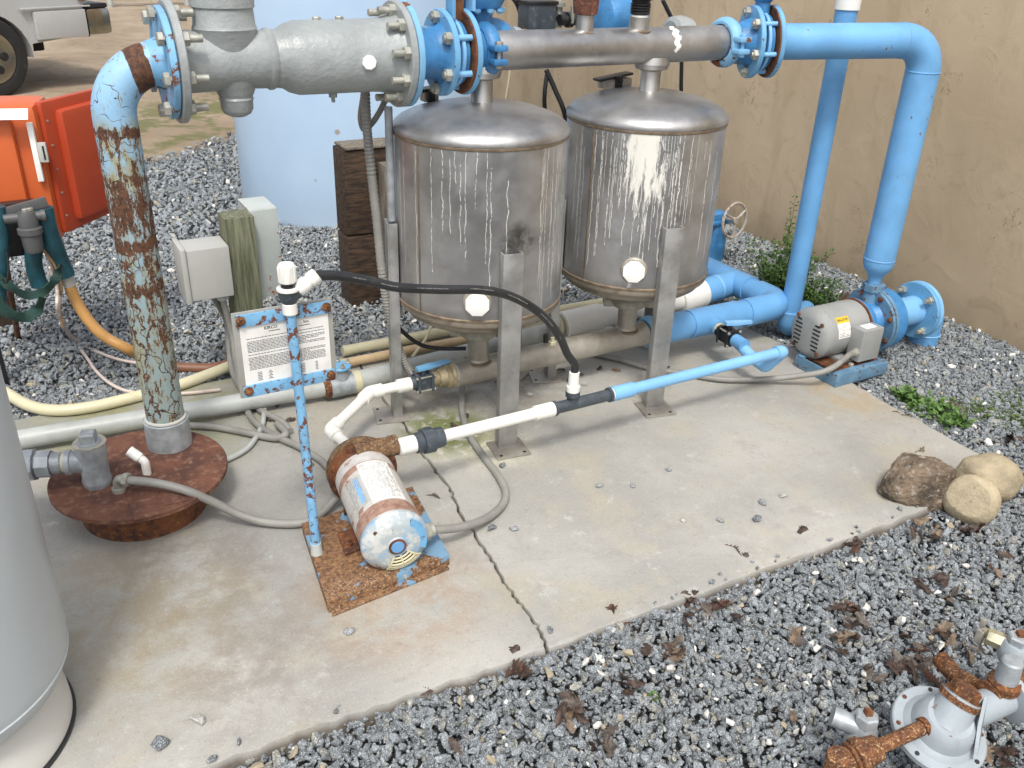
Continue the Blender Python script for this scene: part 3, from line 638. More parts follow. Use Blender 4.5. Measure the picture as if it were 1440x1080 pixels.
# conduit elbow + grey conduit to the front pump
ce = G(168, 690, zt); ce.z = zt
t = thing('conduit_elbow', 'small zinc conduit elbow screwed into the rusty cover plate', 'conduit fitting', ce)
dv_ = (G(215, 678, .19)-G(178, 672, .19)); dv_.z = 0; dv_.normalize()
e1 = ce+Z1*.045
part('elbow_body', MB().tube(bend([ce, e1, e1+dv_*.035], .018), .0145).cyl(ce, ce+Z1*.012, .021), 'zinc', t)
part('lock_nut', MB().hexa(e1+dv_*.026, dv_, .022, .016, 0, 8), 'zinc', t)
cp = [e1+dv_*.04, G(222, 680, .175), G(262, 690, .155), G(300, 706, .10), G(340, 725, .045), G(380, 735, .02), G(425, 735, .017), G(452, 722, .02), G(470, 703, .04), G(492, 682, .07)]
single('conduit', MB().tube(spline(cp), .0135, 14), 'conduit', 'grey conduit curving from the rusty cover plate to the small front pump', 'conduit', kind=None)

# rusty riser
t = thing('riser_pipe', 'tall pale blue riser pipe cracked with rust on the left', 'pipe', (RX, RY, zt))
el = bend([Vector((RX, RY, .16)), Vector((RX, RY, ZM)), Vector((.47, RY, ZM))], .135, 16)
part('pipe_body', MB().tube(el[:1]+[Vector((RX, RY, z)) for z in (.5, .8, 1.0)]+el[1:], .059, 48), 'riser_paint', t)
part('base_coupling', MB().lathe((RX, RY, zt), Z1, [(0, .069), (.002, .071), (.098, .071), (.100, .068), (.1, .060)], 48), 'galvanised', t)
part('weld_ring', MB().lathe((RX, RY, zt+.1), Z1, [(0, .062), (.003, .066), (.007, .065), (.010, .06)], 48), 'box_grey', t)
part('rust_ring', MB().lathe((.345, RY, ZM), X1, [(0, .0597), (.0, .0600), (.066, .0605), (.066, .0597)], 48), 'rust', t) if False else None
part('flange', disc((.436, RY, ZM), X1, .150, .020), 'blue_rust', t)
part('weld_neck', MB().lathe((.402, RY, ZM), X1, [(0, .0595), (.02, .066), (.034, .072)], 48), 'blue_rust', t)

# big grey check valve
t = thing('check_valve', 'large grey cast check valve body bolted between two flanges', 'valve', (.8, YM, ZM-.11))
part('inlet_flange', disc((.458, YM, ZM), X1, .164, .022), 'grey_cast', t)
part('outlet_flange', disc((1.128, YM, ZM), X1, .158, .022), 'grey_cast', t)
part('valve_body', MB().lathe((.478, YM, ZM), X1, [(0, .088), (.03, .084), (.20, .080), (.245, .081), (.252, .086), (.262, .086), (.27, .081), (.292, .084), (.31, .096), (.34, .105), (.57, .107), (.60, .109), (.635, .118), (.655, .125)], 64), 'grey_cast', t)
cx_ = YP(318, 60, YM).x
part('top_barrel', MB().lathe((cx_, YM, ZM-.02), Z1, [(0, .060), (.06, .078), (.10, .086), (.108, .090), (.116, .086), (.16, .083), (.165, .088), (.20, .088), (.205, .083), (.34, .083)], 56), 'grey_cast', t)
part('sump_knob', MB().lathe((cx_+.012, YM, ZM-.05), -Z1, [(0, .066), (.036, .054), (.050, .047), (.056, .050), (.062, .047), (.085, .046), (.098, .038), (.106, .022), (.109, 0)], 40), 'grey_cast', t)
flange_bolts(t, (.480, YM, ZM), X1, .134, 8, .0115, .034, .050, .25)
flange_bolts(t, (1.128, YM, ZM), -X1, .132, 10, .0115, .034, 0, .25)
pc = YP(519, 88, YM-.105); part('side_plug', MB().lathe(pc+Y1*.01, -Y1+X1*-.25+Z1*.1, [(0, .022), (.012, .020)], 24).hexa(pc, -Y1+X1*-.25+Z1*.1, .0215, .014, .2, 8), 'plug_white', t)
part('plug_boss', MB().lathe(pc+Y1*.02, -Y1+X1*-.2+Z1*.1, [(0, .036), (.012, .030), (.02, .026)], 24), 'grey_cast', t)
dx_ = YP(468, 130, YM).x; part('drain_screw', MB().cyl((dx_, YM, ZM-.1), (dx_, YM, ZM-.118), .013, seg=16).cyl((dx_, YM, ZM-.118), (dx_, YM, ZM-.133), .006, seg=10), 'grey_cast', t)
for px in (445, 477):
    q = YP(px, 24, YM).x; part('top_screw', MB().hexa((q, YM, ZM+.100), Z1, .013, .014), 'zinc', t)

# blue spool, ring and second flange
t = thing('flanged_spool', 'bright blue flanged pipe spool between the grey valve and first tank', 'pipe fitting', (1.25, YM, ZM-.14))
part('end_flange', disc((1.152, YM, ZM), X1, .158, .020), 'blue_rust', t)
part('spool_body', MB().lathe((1.17, YM, ZM), X1, [(0, .095), (.02, .088), (.05, .080), (.085, .078), (.10, .083), (.113, .095)], 56), 'blue_cast', t)
XF = 1.283
part('flange', disc((XF, YM, ZM), X1, .132, .020), 'blue_edge', t)
for k in range(3): part('wafer_ring', disc((XF+.022+k*.017, YM, ZM), X1, (.098, .108, .100)[k], .013, .002), 'blue_pale' if k == 1 else 'blue_cast', t)
part('rust_face', disc((XF+.074, YM, ZM), X1, .128, .008, .001), 'rust', t)
part('second_flange', disc((XF+.081, YM, ZM), X1, .132, .018), 'blue_edge', t)
part('neck', MB().lathe((XF+.099, YM, ZM), X1, [(0, .088), (.012, .075), (.022, .070), (.05, .070)], 48), 'blue_cast', t)
x, y, z = frame(X1)
for k in range(6):
    a = 2*PI*(k+.5)/6; q = Vector((XF, YM, ZM))+(x*math.cos(a)+y*math.sin(a))*.108
    part('tie_rod', MB().cyl(q+X1*.02, q+X1*.082, .010, seg=16), 'blue_pale', t)
    bolt(t, q, -X1, .0115, .006)
coupling('pipe_clamp', 'blue grooved clamp joining the spool to the steel manifold above the first tank', (1.452, YM, ZM), X1, .066, 'blue_cast', .052, 'zinc')

# blue control valve above the clamp (cut by the frame)
t = thing('control_valve', 'bright blue cast control valve standing above the first tank', 'valve', (1.47, 2.83, 1.38))
part('valve_neck', MB().lathe((1.46, 2.82, 1.33), Z1, [(0, .052), (.10, .050), (.13, .055)], 40), 'blue_cast', t)
part('valve_bowl', MB().lathe((1.46, 2.82, 1.455), Z1, [(0, .06), (.008, .078), (.03, .090), (.06, .092), (.075, .085), (.20, .085)], 48), 'blue_cast', t)
part('side_port', MB().lathe((1.49, 2.84, 1.375), V3(1, .15, -.15), [(0, .060), (.06, .058), (.09, .05)], 40), 'blue_cast', t)
part('grey_saddle', MB().lathe((1.575, 2.80, 1.36), V3(1, .1, -.12), [(0, .045), (.03, .043), (.05, .035)], 36), 'grey_cast', t)
for k in range(5):
    a = -2.6+k*.55; bolt(t, (1.46+.083*math.cos(a), 2.82+.083*math.sin(a), 1.462), -Z1, .007, .004, mat='blue_edge')
t = thing('valve_lever', 'blue and rusty steel bracket on top of the blue flanges', 'bracket', (1.33, YM, 1.46))
part('bracket_plate', MB().box((1.315, YM-.03, 1.51), (.012, .05, .14), bev=.002), 'blue_edge', t)
part('bracket_arm', MB().box((1.35, YM-.01, 1.50), (.030, .03, .14), bev=.006), 'rust', t)
part('bracket_plate', MB().box((1.385, YM-.03, 1.52), (.012, .05, .12), bev=.002), 'blue_pale', t)

# stainless manifold
t = thing('steel_manifold', 'stainless steel manifold pipe running over both tanks', 'pipe', (2, YM, ZM-.06))
part('pipe_body', MB().tube([P_(1.445), P_(1.7), P_(2.0), P_(2.3), P_(2.465)], .0625, 48), 'dome_steel', t)
def stub(px, py, r, h, mat='steel'):
    x_ = YP(px, py, YM).x; part('stub', MB().lathe((x_, YM, ZM+.035), Z1, [(0, r*1.15), (.012, r*1.02), (h, r)], 36), mat, t)
    part('weld_bead', MB().lathe((x_, YM, ZM+.045), Z1, [(0, r*1.28), (.006, r*1.30), (.010, r*1.05)], 36), 'weld', t); return x_
xa = stub(822, 38, .031, .072); xb = stub(898, 42, .036, .062)
part('calcium_stain', MB().lathe((YP(938, 60, YM).x-.018, YM, ZM), X1, [(0, .0626), (.004, .0634), (.03, .0634), (.036, .0626)], 48), 'pvc_cream', t) if False else None
t = thing('threaded_plug', 'rusty red threaded plug on a stub of the steel manifold', 'plug', (xa, YM, ZM+.105))
part('plug_body', MB().lathe((xa, YM, ZM+.106), Z1, [(0, .030), (.004, .042), (.06, .046), (.066, .040)], 30), 'rust_plug', t)
t = thing('air_valve', 'black ribbed air release valve with a white collar on the manifold', 'valve', (xb, YM, ZM+.09))
part('collar', MB().cyl((xb, YM, ZM+.092), (xb, YM, ZM+.104), .030), 'plug_white', t)
part('valve_body', MB().lathe((xb, YM, ZM+.103), Z1, [(0, .030), (.003, .033)]+[(.006+k*.009+d_, .036 if d_ == 0 or d_ == .005 else .032) for k in range(4) for d_ in (0, .005, .0065)]+[(.048, .034), (.053, .05), (.075, .052), (.078, .045)], 36), 'black_plastic', t)
part('white_band', MB().lathe((xb, YM, ZM+.181), Z1, [(0, .034), (.003, .044), (.02, .044)], 36), 'plug_white', t)
# blue dome and grey actuator behind
t = thing('dome_valve', 'blue domed valve body behind the steel manifold', 'valve', (2.13, 2.95, 1.3))
q = YP(875, 5, 3.0); part('valve_dome', MB().lathe((q.x-.12, 3.0, q.z-.055), X1, [(0, .03), (.005, .07), (.02, .095), (.05, .105), (.16, .105), (.19, .09), (.21, .05)], 48), 'blue_cast', t)
q = YP(955, 40, 2.95); part('grey_saddle', MB().lathe((q.x-.06, 2.93, q.z-.02), X1, [(0, .05), (.01, .066), (.05, .070), (.09, .06), (.1, .04)], 40), 'grey_cast', t)
q = YP(755, 22, 2.95)
t = thing('actuator_box', 'dark grey solenoid box behind the steel manifold', 'actuator', q-Z1*.05)
part('housing', MB().box(q+V3(0, 0, 0), (.115, .08, .085), bev=.006), 'pvc_charcoal', t)
part('lid', MB().box(q+V3(0, 0, .045), (.125, .09, .012), bev=.003), 'black_plastic', t)
part('clamp', MB().cyl(q+V3(.085, -.01, -.04), q+V3(.085, -.01, .05), .014).cyl(q+V3(.085, -.01, .03), q+V3(.085, -.01, .045), .024), 'zinc', t)
part('port', MB().cyl(q+V3(.05, -.01, 0), q+V3(.15, -.01, 0), .014), 'pvc_charcoal', t)
q2 = YP(800, 28, 2.9); t = thing('solenoid_fitting', 'small dark threaded fitting with zinc clips beside the solenoid box', 'pipe fitting', q2)
part('fitting_body', MB().cyl(q2-X1*.04, q2+X1*.05, .019).cyl(q2-X1*.01, q2+X1*.01, .026), 'black_plastic', t); part('clip', MB().box(q2+V3(-.0, -.02, .02), (.012, .012, .06), bev=.002), 'zinc', t)

# right hand clamp, blue butterfly flanges, blue pipe and riser
coupling('pipe_clamp', 'weathered pale blue grooved clamp at the right end of the steel manifold', (2.487, YM, ZM), X1, .066, 'blue_rust', .052, 'blue_pale')
PD = (Vector((3.285, 2.46, 1.352))-Vector((2.53, YM, ZM))).normalized(); PO = Vector((2.515, YM, ZM))
t = thing('butterfly_valve', 'blue flanged wafer valve between the steel manifold and the blue pipe', 'valve', PO-Z1*.13)
part('neck', MB().lathe(PO, PD, [(0, .066), (.03, .068), (.06, .082), (.075, .09)], 48), 'blue_cast', t)
part('flange', disc(PO+PD*.073, PD, .132, .019), 'blue_edge', t)
for k in range(3): part('wafer_ring', disc(PO+PD*(.094+k*.017), PD, (.098, .110, .100)[k], .013, .002), 'blue_pale' if k == 1 else 'blue_cast', t)
part('rust_face', disc(PO+PD*.146, PD, .129, .007, .001), 'rust', t)
part('second_flange', disc(PO+PD*.152, PD, .132, .018), 'blue_edge', t)
x, y, z = frame(PD)
for k in range(6):
    a = 2*PI*(k+.3)/6; q = PO+PD*.073+(x*math.cos(a)+y*math.sin(a))*.108
    part('tie_rod', MB().cyl(q+PD*.018, q+PD*.082, .009, seg=16), 'blue_pale', t); bolt(t, q, -PD, .0115, .006)
part('stem_housing', MB().lathe(PO+PD*.110, Z1, [(.09, .030), (.14, .028), (.16, .045), (.19, .045)], 30), 'blue_cast', t)
part('lever_plate', MB().box(PO+PD*.15+V3(0, -.02, .175), (.16, .05, .012), (PD, Z1.cross(PD), Z1), .003), 'blue_edge', t)
t = thing('blue_pipe', 'large sky blue pipe turning down in a round elbow by the stucco wall', 'pipe', (3.29, 2.46, .3))
EL = Vector((3.288, 2.455, 1.352))
pth = bend([PO+PD*.17, EL, Vector((3.288, 2.455, .445))], .115, 16)
part('pipe_body', MB().tube(pth[:1]+[pth[0].lerp(pth[1], k/4) for k in (1, 2, 3)]+pth[1:-1]+[pth[-2].lerp(pth[-1], k/5) for k in (1, 2, 3, 4)]+pth[-1:], .0665, 48), 'blue_pipe', t)
for c_, d_ in ((pth[1], PD), (pth[-2], Z1), (Vector((3.288, 2.455, .447)), Z1)):
    part('weld_bead', MB().lathe(c_-Vector(d_)*.003, d_, [(0, .0664), (.002, .0685), (.005, .0685), (.007, .0664)], 48, close=True), 'blue_pipe', t)
part('reducer', MB().lathe((3.288, 2.455, .445), -Z1, [(0, .0662), (.02, .066), (.045, .058), (.065, .040), (.085, .030), (.105, .027), (.12, .027)], 48), 'blue_pipe', t)

part('coupling_nut', MB().lathe((3.288, 2.45, .325), -Z1, [(-.012, .024), (0, .026)], 30).hexa((3.288, 2.45, .330), -Z1, .050, .034, .2, 8).lathe((3.288, 2.45, .296), -Z1, [(0, .040), (.03, .042), (.06, .046)], 36), 'blue_weather', t)

# second pump, under the blue riser
PC = Vector((3.288, 2.43, .155)); AX = Vector((1, -.02, 0)).normalized()
t = thing('centrifugal_pump', 'grey electric pump with blue casing under the blue riser by the wall', 'pump', (3.15, 2.43, 0))
pump_empty = t
part('volute', MB().lathe(PC-AX*.035, AX, [(0, .10), (.004, .118), (.03, .124), (.056, .118), (.075, .095), (.09, .06)], 64), 'blue_cast', t)
part('volute_flange', disc(PC-AX*.052, AX, .130, .014), 'blue_weather', t)
part('adapter_flange', disc(PC-AX*.068, AX, .128, .013), 'blue_weather', t)
part('adapter', MB().lathe(PC-AX*.150, AX, [(0, .100), (.012, .100), (.014, .078), (.06, .070), (.082, .082)], 56), 'blue_cast', t)
part('seal_ring', disc(PC-AX*.155, AX, .103, .006, .001), 'rust', t)
flange_bolts(t, PC-AX*.069, -AX, .112, 8, .006, .003, 0, .5, 'rust')
part('motor_body', MB().lathe(PC-AX*.345, AX, [(0, .093), (.004, .097), (.186, .097), (.19, .094)], 64), 'motor_grey', t)
eb = MB().lathe(PC-AX*.385, AX, [(0, .062), (.003, .072), (.010, .086), (.022, .0965), (.038, .098), (.04, .095)], 64); ebp = part('end_bell', eb, 'motor_grey', t)
x = Z1; y = AX.cross(Z1).normalized()
E0 = PC-AX*.3855
for sg in (-1, 1):
    for k in range(7):
        q = E0+x*(.048-k*.016)+y*(sg*.044); L_ = .034 if k not in (0, 6) else .022
        part('vent_slot', MB().box(q+AX*.004, (.010, L_, .006), (AX, y, x), .001), 'dark_void', ebp)
for a in (.8, 2.35, 3.9, 5.5): part('through_bolt', MB().hexa(PC-AX*.378+(x*math.cos(a)+y*math.sin(a))*.083, -AX, .008, .006), 'rust', ebp)
jb = PC-AX*.215+Vector((0, -.125, -.012))
part('terminal_box', MB().box(jb, (.105, .062, .125), (AX, y, x), .006), 'motor_grey', t)
part('box_label', MB().box(jb+V3(0, 0, .0635), (.055, .034, .0015)), 'paper', t)
# wrapped label with yellow header
def wrap_patch(o, ax, r, a0, a1, t0, t1, n=10, th=.0012):
    x_, y_, z_ = frame(ax); vs = []; fs = []
    for rr in (r, r+th):
        for k in range(n+1):
            a = a0+(a1-a0)*k/n
            for tt in (t0, t1): vs.append(Vector(o)+Vector(ax)*tt+(x_*math.cos(a)+y_*math.sin(a))*rr)
    N_ = 2*(n+1)
    for k in range(n): b = 2*k; fs += [(b, b+1, b+3, b+2), (N_+b, N_+b+2, N_+b+3, N_+b+1), (b, b+2, N_+b+2, N_+b), (b+1, N_+b+1, N_+b+3, b+3)]
    fs += [(0, N_, N_+1, 1), (2*n, 2*n+1, N_+2*n+1, N_+2*n)]
    return MB().add(vs, fs)
x_, y_, z_ = frame(AX)
def ang_of(v, ax): x1, y1, z1 = frame(ax); v = Vector(v); return math.atan2(v.dot(y1), v.dot(x1))
aU = ang_of((0, -.62, .78), AX)
aD = ang_of((0, -1, .02), AX); sgn = 1 if ((aD-aU+PI) % (2*PI)-PI) > 0 else -1
a0 = aU; o_ = PC-AX*.345
nl = part('name_plate', wrap_patch(o_, AX, .0975, a0, a0+sgn*.82, .022, .082), 'paper', t)
part('plate_header', wrap_patch(o_, AX, .0985, a0, a0+sgn*.24, .022, .082), 'yellow_label', nl)
r_ = random.Random(5)
def print_lines(o, ax, r, a_s, a_e, t0, t1, rows, parent, mat='ink', dens=.72, seed=1, ch=.0022, th=.0006, hh=.45):
    rr = random.Random(seed); m = MB(); da = (a_e-a_s)/rows
    for k in range(rows):
        a = a_s+da*k; tt = t0
        end = t1 if rr.random() < .8 else t0+(t1-t0)*rr.uniform(.4, .9)
        while tt < end:
            L = rr.uniform(1, 5)*ch; L = min(L, end-tt)
            if rr.random() < dens and L > .0008:
                q = wrap_patch(o, ax, r, a, a+da*hh, tt, tt+L, 1, th); m.add(q.v, q.f)
            tt += L+ch*.7
    return part('print', m, mat, parent)
print_lines(o_, AX, .0987, a0+sgn*.28, a0+sgn*.80, .026, .079, 9, nl, 'pale_ink', seed=3)
# the maker's name on the yellow band
def text_mesh(body, size, align='CENTER', bold=0.0):
    cu = bpy.data.curves.new('lettering', 'FONT'); cu.body = body; cu.size = size; cu.align_x = align; cu.align_y = 'CENTER'; cu.offset = bold; cu.resolution_u = 2
    ob = bpy.data.objects.new('lettering', cu); COL.objects.link(ob); dg = bpy.context.evaluated_depsgraph_get()
    me = bpy.data.meshes.new_from_object(ob.evaluated_get(dg)); vs = [v.co.copy() for v in me.vertices]; fs = [tuple(p.vertices) for p in me.polygons]
    bpy.data.objects.remove(ob); bpy.data.curves.remove(cu); bpy.data.meshes.remove(me); return vs, fs
vs, fs = text_mesh('BALDOR', .0135, bold=.0003)
m = MB(); m.add([o_+AX*(.052+v.x)+(x_*math.cos(a0+sgn*(.12-v.y/.0985))+y_*math.sin(a0+sgn*(.12-v.y/.0985)))*.1002 for v in vs], fs)
part('lettering', m, 'ink', nl)
# suction ell
q = PC+AX*.045
part('suction_pipe', MB().cyl(q, q+AX*.155, .058, seg=44), 'blue_pale', t)
fp = part('suction_flange', disc(q+AX*.150, AX, .114, .017), 'blue_edge', t)
flange_bolts(t, q+AX*.150, -AX, .092, 4, .009, .022, 0, .5)
t2 = t
t = thing('suction_elbow', 'blue flanged elbow turning down into the gravel by the wall', 'pipe fitting', (3.15, 2.43, 0))
elbow_empty = t
part('flange', disc(q+AX*.170, AX, .114, .017), 'blue_pale', t)
ee = q+AX*.26
part('elbow_pipe', MB().tube(bend([q+AX*.18, ee, Vector((ee.x, ee.y, -.09))], .075, 12), .058, 44), 'blue_pvc', t)
part('weld_bead', MB().lathe((ee.x, ee.y, .035), Z1, [(0, .058), (.003, .061), (.006, .058)], 40), 'blue_pale', t)
for e_ in (pump_empty, elbow_empty): e_.scale = (1.17, 1.17, 1.17); e_.location = (3.185, 2.43, -.020)
# base channel under the pump
t = thing('pump_base', 'blue and rusty steel channel base with timber under the grey pump', 'pump base', (2.98, 2.36, 0))
bx0, bx1, by = 2.885, 3.20, 2.345
m = MB()
for sg in (-1, 1): m.box(((bx0+bx1)/2, by+sg*.115, .028), (bx1-bx0, .008, .055), bev=.002); m.box(((bx0+bx1)/2, by+sg*.098, .054), (bx1-bx0, .034, .006), bev=.001)
m.box((bx0+.004, by, .028), (.008, .222, .054), bev=.001); m.box((bx1-.004, by, .028), (.008, .222, .054), bev=.001)
part('channel', m, 'blue_weather', t); part('top_plate', MB().box(((bx0+bx1)/2+.01, by, .048), (bx1-bx0-.05, .20, .012), bev=.002), 'rust', t)
part('motor_foot', MB().box((3.05, by+.03, .062), (.10, .14, .016), bev=.003), 'motor_grey', t)
part('hold_down_bolt', MB().hexa((3.02, by-.07, .055), Z1, .012, .012), 'zinc', t)
ab = jb+V3(-.055, -.012, -.025); ab = V3(3.185, 2.43, -.020)+(ab-V3(3.15, 2.43, 0))*1.17
t = thing('conduit_connector', 'zinc conduit nut on the terminal box of the grey pump', 'conduit fitting', ab)
part('nut', MB().hexa(ab+V3(.005, 0, 0), V3(-1, -.05, -.1), .019, .016, 0, 8).cyl(ab-V3(.008, 0, 0), ab-V3(.032, 0, .002), .0145), 'zinc', t)
cp = [ab-V3(.03, 0, .003), G(1165, 520, .09), G(1120, 529, .05), G(1060, 534, .018), G(1010, 533, .016), G(960, 525, .015), G(915, 518, .015), G(870, 505, .015), G(820, 494, .015), G(790, 486, .015)]
single('conduit', MB().tube(spline(cp), .0125, 14), 'conduit', 'grey conduit running from the grey pump box to under the second tank', 'conduit')

# thin blue standpipe
q = Vector((3.11, 2.74, 0))
t = thing('standpipe', 'thin blue upright pipe with a white coupling at its top', 'pipe', q)
zt_ = YP(1183, 14, 2.74).z
part('pipe_body', MB().cyl(q+Z1*.09, q+Z1*zt_, .045, seg=40), 'blue_pvc', t)
part('top_coupling', MB().cyl(q+Z1*zt_, q+Z1*(zt_+.35), .051, seg=40, ch=.002), 'pvc_white', t)
part('foot_elbow', MB().tube(bend([q+Z1*.12, q+Z1*.035, q+Z1*.035+V3(.16, .08, 0)], .045, 8), .051, 36), 'blue_pvc', t)
part('joint_line', MB().lathe(q+Z1*.118, Z1, [(0, .045), (0, .0525), (.006, .0525), (.006, .045)], 40, close=True), 'blue_pale', t)
m = MB().cyl(q+V3(.15, .075, .035), q+V3(.26, .13, .035), .045)
part('ground_branch', m, 'blue_pvc', t)
# dried white stain on the manifold
t = thing('mineral_stain', 'dried white mineral crust on the manifold over the right tank', 'stain', P_(YP(938, 70, YM).x, ZM+.06))
ac = ang_of((0, -.75, .55), X1); xs_ = YP(938, 68, YM).x-.02; m = MB(); rr = random.Random(8)
for k in range(26):
    f_ = k/25; a_ = ac-.95+1.9*f_; w_ = .030*(math.sin(f_*PI)**.5)*rr.uniform(.75, 1.1)+.002; q_ = wrap_patch((xs_, YM, ZM), X1, .0627, a_, a_+.08, .018-w_*.5+.005*math.sin(k), .018+w_*.5+.005*math.sin(k), 1, .0007); m.add(q_.v, q_.f)
part('crust', m, 'plug_white', t)

# ================================================================== TANKS
def tank(cx, rot, shell, label, wet=False):
    t = thing('filter_tank', label, 'tank', (cx, YM, 0), 'stainless filter tanks'); t.rotation_euler = (0, 0, 0)
    c = Vector((cx, YM, 0))
    part('shell', MB().lathe(c+Z1*.495, Z1, [(0, .300), (.15, .3), (.3, .3), (.45, .3), (.587, .300)], 96), shell, t)
    part('top_dome', MB().lathe(c+Z1*1.080, Z1, [(0, .3005), (.003, .304), (.012, .305), (.024, .300), (.040, .282), (.056, .250), (.070, .210), (.082, .16), (.090, .10), (.094, .04), (.095, .0)], 96), 'dome_steel', t)
    part('top_seam', MB().lathe(c+Z1*1.070, Z1, [(0, .3004), (.003, .3035), (.010, .3035), (.013, .3004)], 96), 'weld', t)
    part('bottom_seam', MB().lathe(c+Z1*.487, Z1, [(0, .300), (.003, .3045), (.009, .3045), (.012, .3004)], 96), 'weld', t)
    part('bottom_dish', MB().lathe(c+Z1*.490, -Z1, [(0, .3003), (.012, .302), (.022, .298), (.030, .284), (.038, .276), (.050, .272), (.062, .255), (.074, .215), (.084, .16), (.092, .10), (.100, .062), (.115, .058)], 96), 'dark_dish', t)
    a = math.radians(-160)+rot; d = Vector((math.cos(a), math.sin(a), 0))
    part('shell_seam', MB().box(c+d*.3005+Z1*.785, (.0035, .006, .575), (d, Z1.cross(d), Z1), .001), 'weld', t)
    part('top_nozzle', MB().lathe(c+Z1*1.168, Z1, [(0, .042), (.008, .037), (.11, .037)], 36), 'steel', t)
    part('manifold_saddle', MB().lathe(c+Z1*1.245, Z1, [(0, .038), (.008, .060), (.025, .066), (.05, .06)], 8 if False else 36), 'steel', t)
    a = math.radians(-118.5 if not wet else -126.5); d = Vector((math.cos(a), math.sin(a), 0)); pz = .565 if not wet else .572
    part('plug_socket', MB().lathe(c+d*.285+Z1*pz, d, [(0, .052), (.022, .050), (.026, .046)], 36), 'steel_dull', t)
    part('white_plug', MB().lathe(c+d*.305+Z1*pz, d, [(0, .040), (.010, .040)], 36).hexa(c+d*.314+Z1*pz, d, .043, .012, PI/8, 8), 'plug_white', t)
    for k, (ad, top) in enumerate(((-98, .745), (166, .775), (36, .75))):
        a = math.radians(ad)+rot; d = Vector((math.cos(a), math.sin(a), 0)); s = Z1.cross(d)
        w_, dp, th = .072, .036, .005
        lc = c+d*(.302+dp*.5)
        m = MB(); m.box(lc+d*(dp*.5-th*.5)+Z1*(top/2), (th, w_, top), (d, s, Z1), .0012)
        for sg in (-1, 1): m.box(lc-d*(th*.5)+s*(sg*(w_*.5-th*.5))+Z1*(top/2), (dp-th-.0005, th, top-.002), (d, s, Z1), .0008)
        lg = part('leg', m, 'steel_leg', t)
        fc = c+d*.345
        part('foot_plate', MB().box(fc+Z1*.004, (.125, .130, .007), (d, s, Z1), .002), 'steel_dull', lg)
        for sg in (-1, 1): part('anchor_hole', MB().cyl(fc+s*(sg*.045)+d*.045+Z1*.0078, fc+s*(sg*.045)+d*.045+Z1*.0085, .006, seg=12), 'dark_void', lg)
    return t
T1 = tank(1.445, 0, 'shell_first', 'left stainless steel tank with thin white runs behind the black hose')
T2 = tank(2.150, math.radians(-5), 'shell_second', 'right stainless steel tank heavily streaked white above its round plug', True)
ZL = .165
for cx, lab in ((1.445, 'grey iron clamp under the left steel tank'), (2.15, 'grey iron clamp under the right steel tank')):
    coupling('pipe_clamp', lab, (cx, YM, .338), Z1, .056, 'coupling_grey', .050, 'coupling_grey', lug=(-.86, .5, 0))
# black clip bracket behind second tank, with small twin by the first tank
for (px, py, w_, lab) in ((862, 112, .17, 'black clip bracket behind the dome of the right steel tank'), (600, 130, .07, 'small black clip behind the blue flanges by the left tank')):
    q = YP(px, py, 2.93); t = thing('clip_bracket', lab, 'bracket', q-Z1*.02)
    part('bracket_band', MB().box(q+V3(0, 0, .012), (w_, .05, .010), (V3(1, .1, .10).normalized(), Y1, V3(-.1, 0, 1).normalized()), .004), 'black_plastic', t)
    part('bracket_body', MB().box(q-V3(-.01, 0, .012), (w_*.8, .04, .035), bev=.005), 'steel_dull', t)
    part('clip', MB().box(q+V3(w_*.05, -.028, -.005), (.028, .014, .045), bev=.003).cyl(q+V3(w_*.05, -.035, .0), q+V3(w_*.05, -.045, 0), .008), 'black_plastic', t)

# lower steel manifold
xl = YP(637, 527, YM).x; xr = YP(905, 470, YM).x
t = thing('lower_manifold', 'dull stainless drain manifold lying low beneath both tanks', 'pipe', (1.8, YM, ZL-.05))
part('pipe_body', MB().tube([Vector((x, YM, ZL)) for x in (xl, xl+.2, 1.8, 2.1, xr)], .050, 44), 'steel_dull', t)
for cx in (1.445, 2.15):
    part('stub', MB().lathe((cx, YM, ZL+.03), Z1, [(0, .050), (.018, .044), (.024, .040), (.15, .040)], 36), 'steel_dull', t)
    part('weld_bead', MB().lathe((cx, YM, ZL+.034), Z1, [(0, .054), (.006, .054), (.012, .044)], 36), 'weld', t)
part('end_band', MB().lathe((xl-.004, YM, ZL), X1, [(0, .049), (.003, .0535), (.012, .0535), (.014, .050)], 44), 'coupling_grey', t)
part('end_band', MB().lathe((xr-.03, YM, ZL), X1, [(0, .0505), (.003, .0535), (.028, .0535), (.03, .05)], 44), 'steel_dull', t)
nx_ = YP(775, 478, YM).x; part('gauge_nipple', MB().hexa((nx_, YM-.01, ZL+.045), Z1, .016, .014).cyl((nx_, YM-.01, ZL+.055), (nx_, YM-.01, ZL+.075), .008), 'pvc_cream', t)
part('gauge_post', MB().cyl((nx_-.02, YM+.01, ZL+.045), (nx_-.02, YM+.01, ZL+.085), .010), 'black_plastic', t)
coupling('pipe_clamp', 'grey and blue grooved clamp where the drain manifold meets blue pipe', (xr+.03, YM, ZL), X1, .052, 'blue_rust', .052, 'zinc')
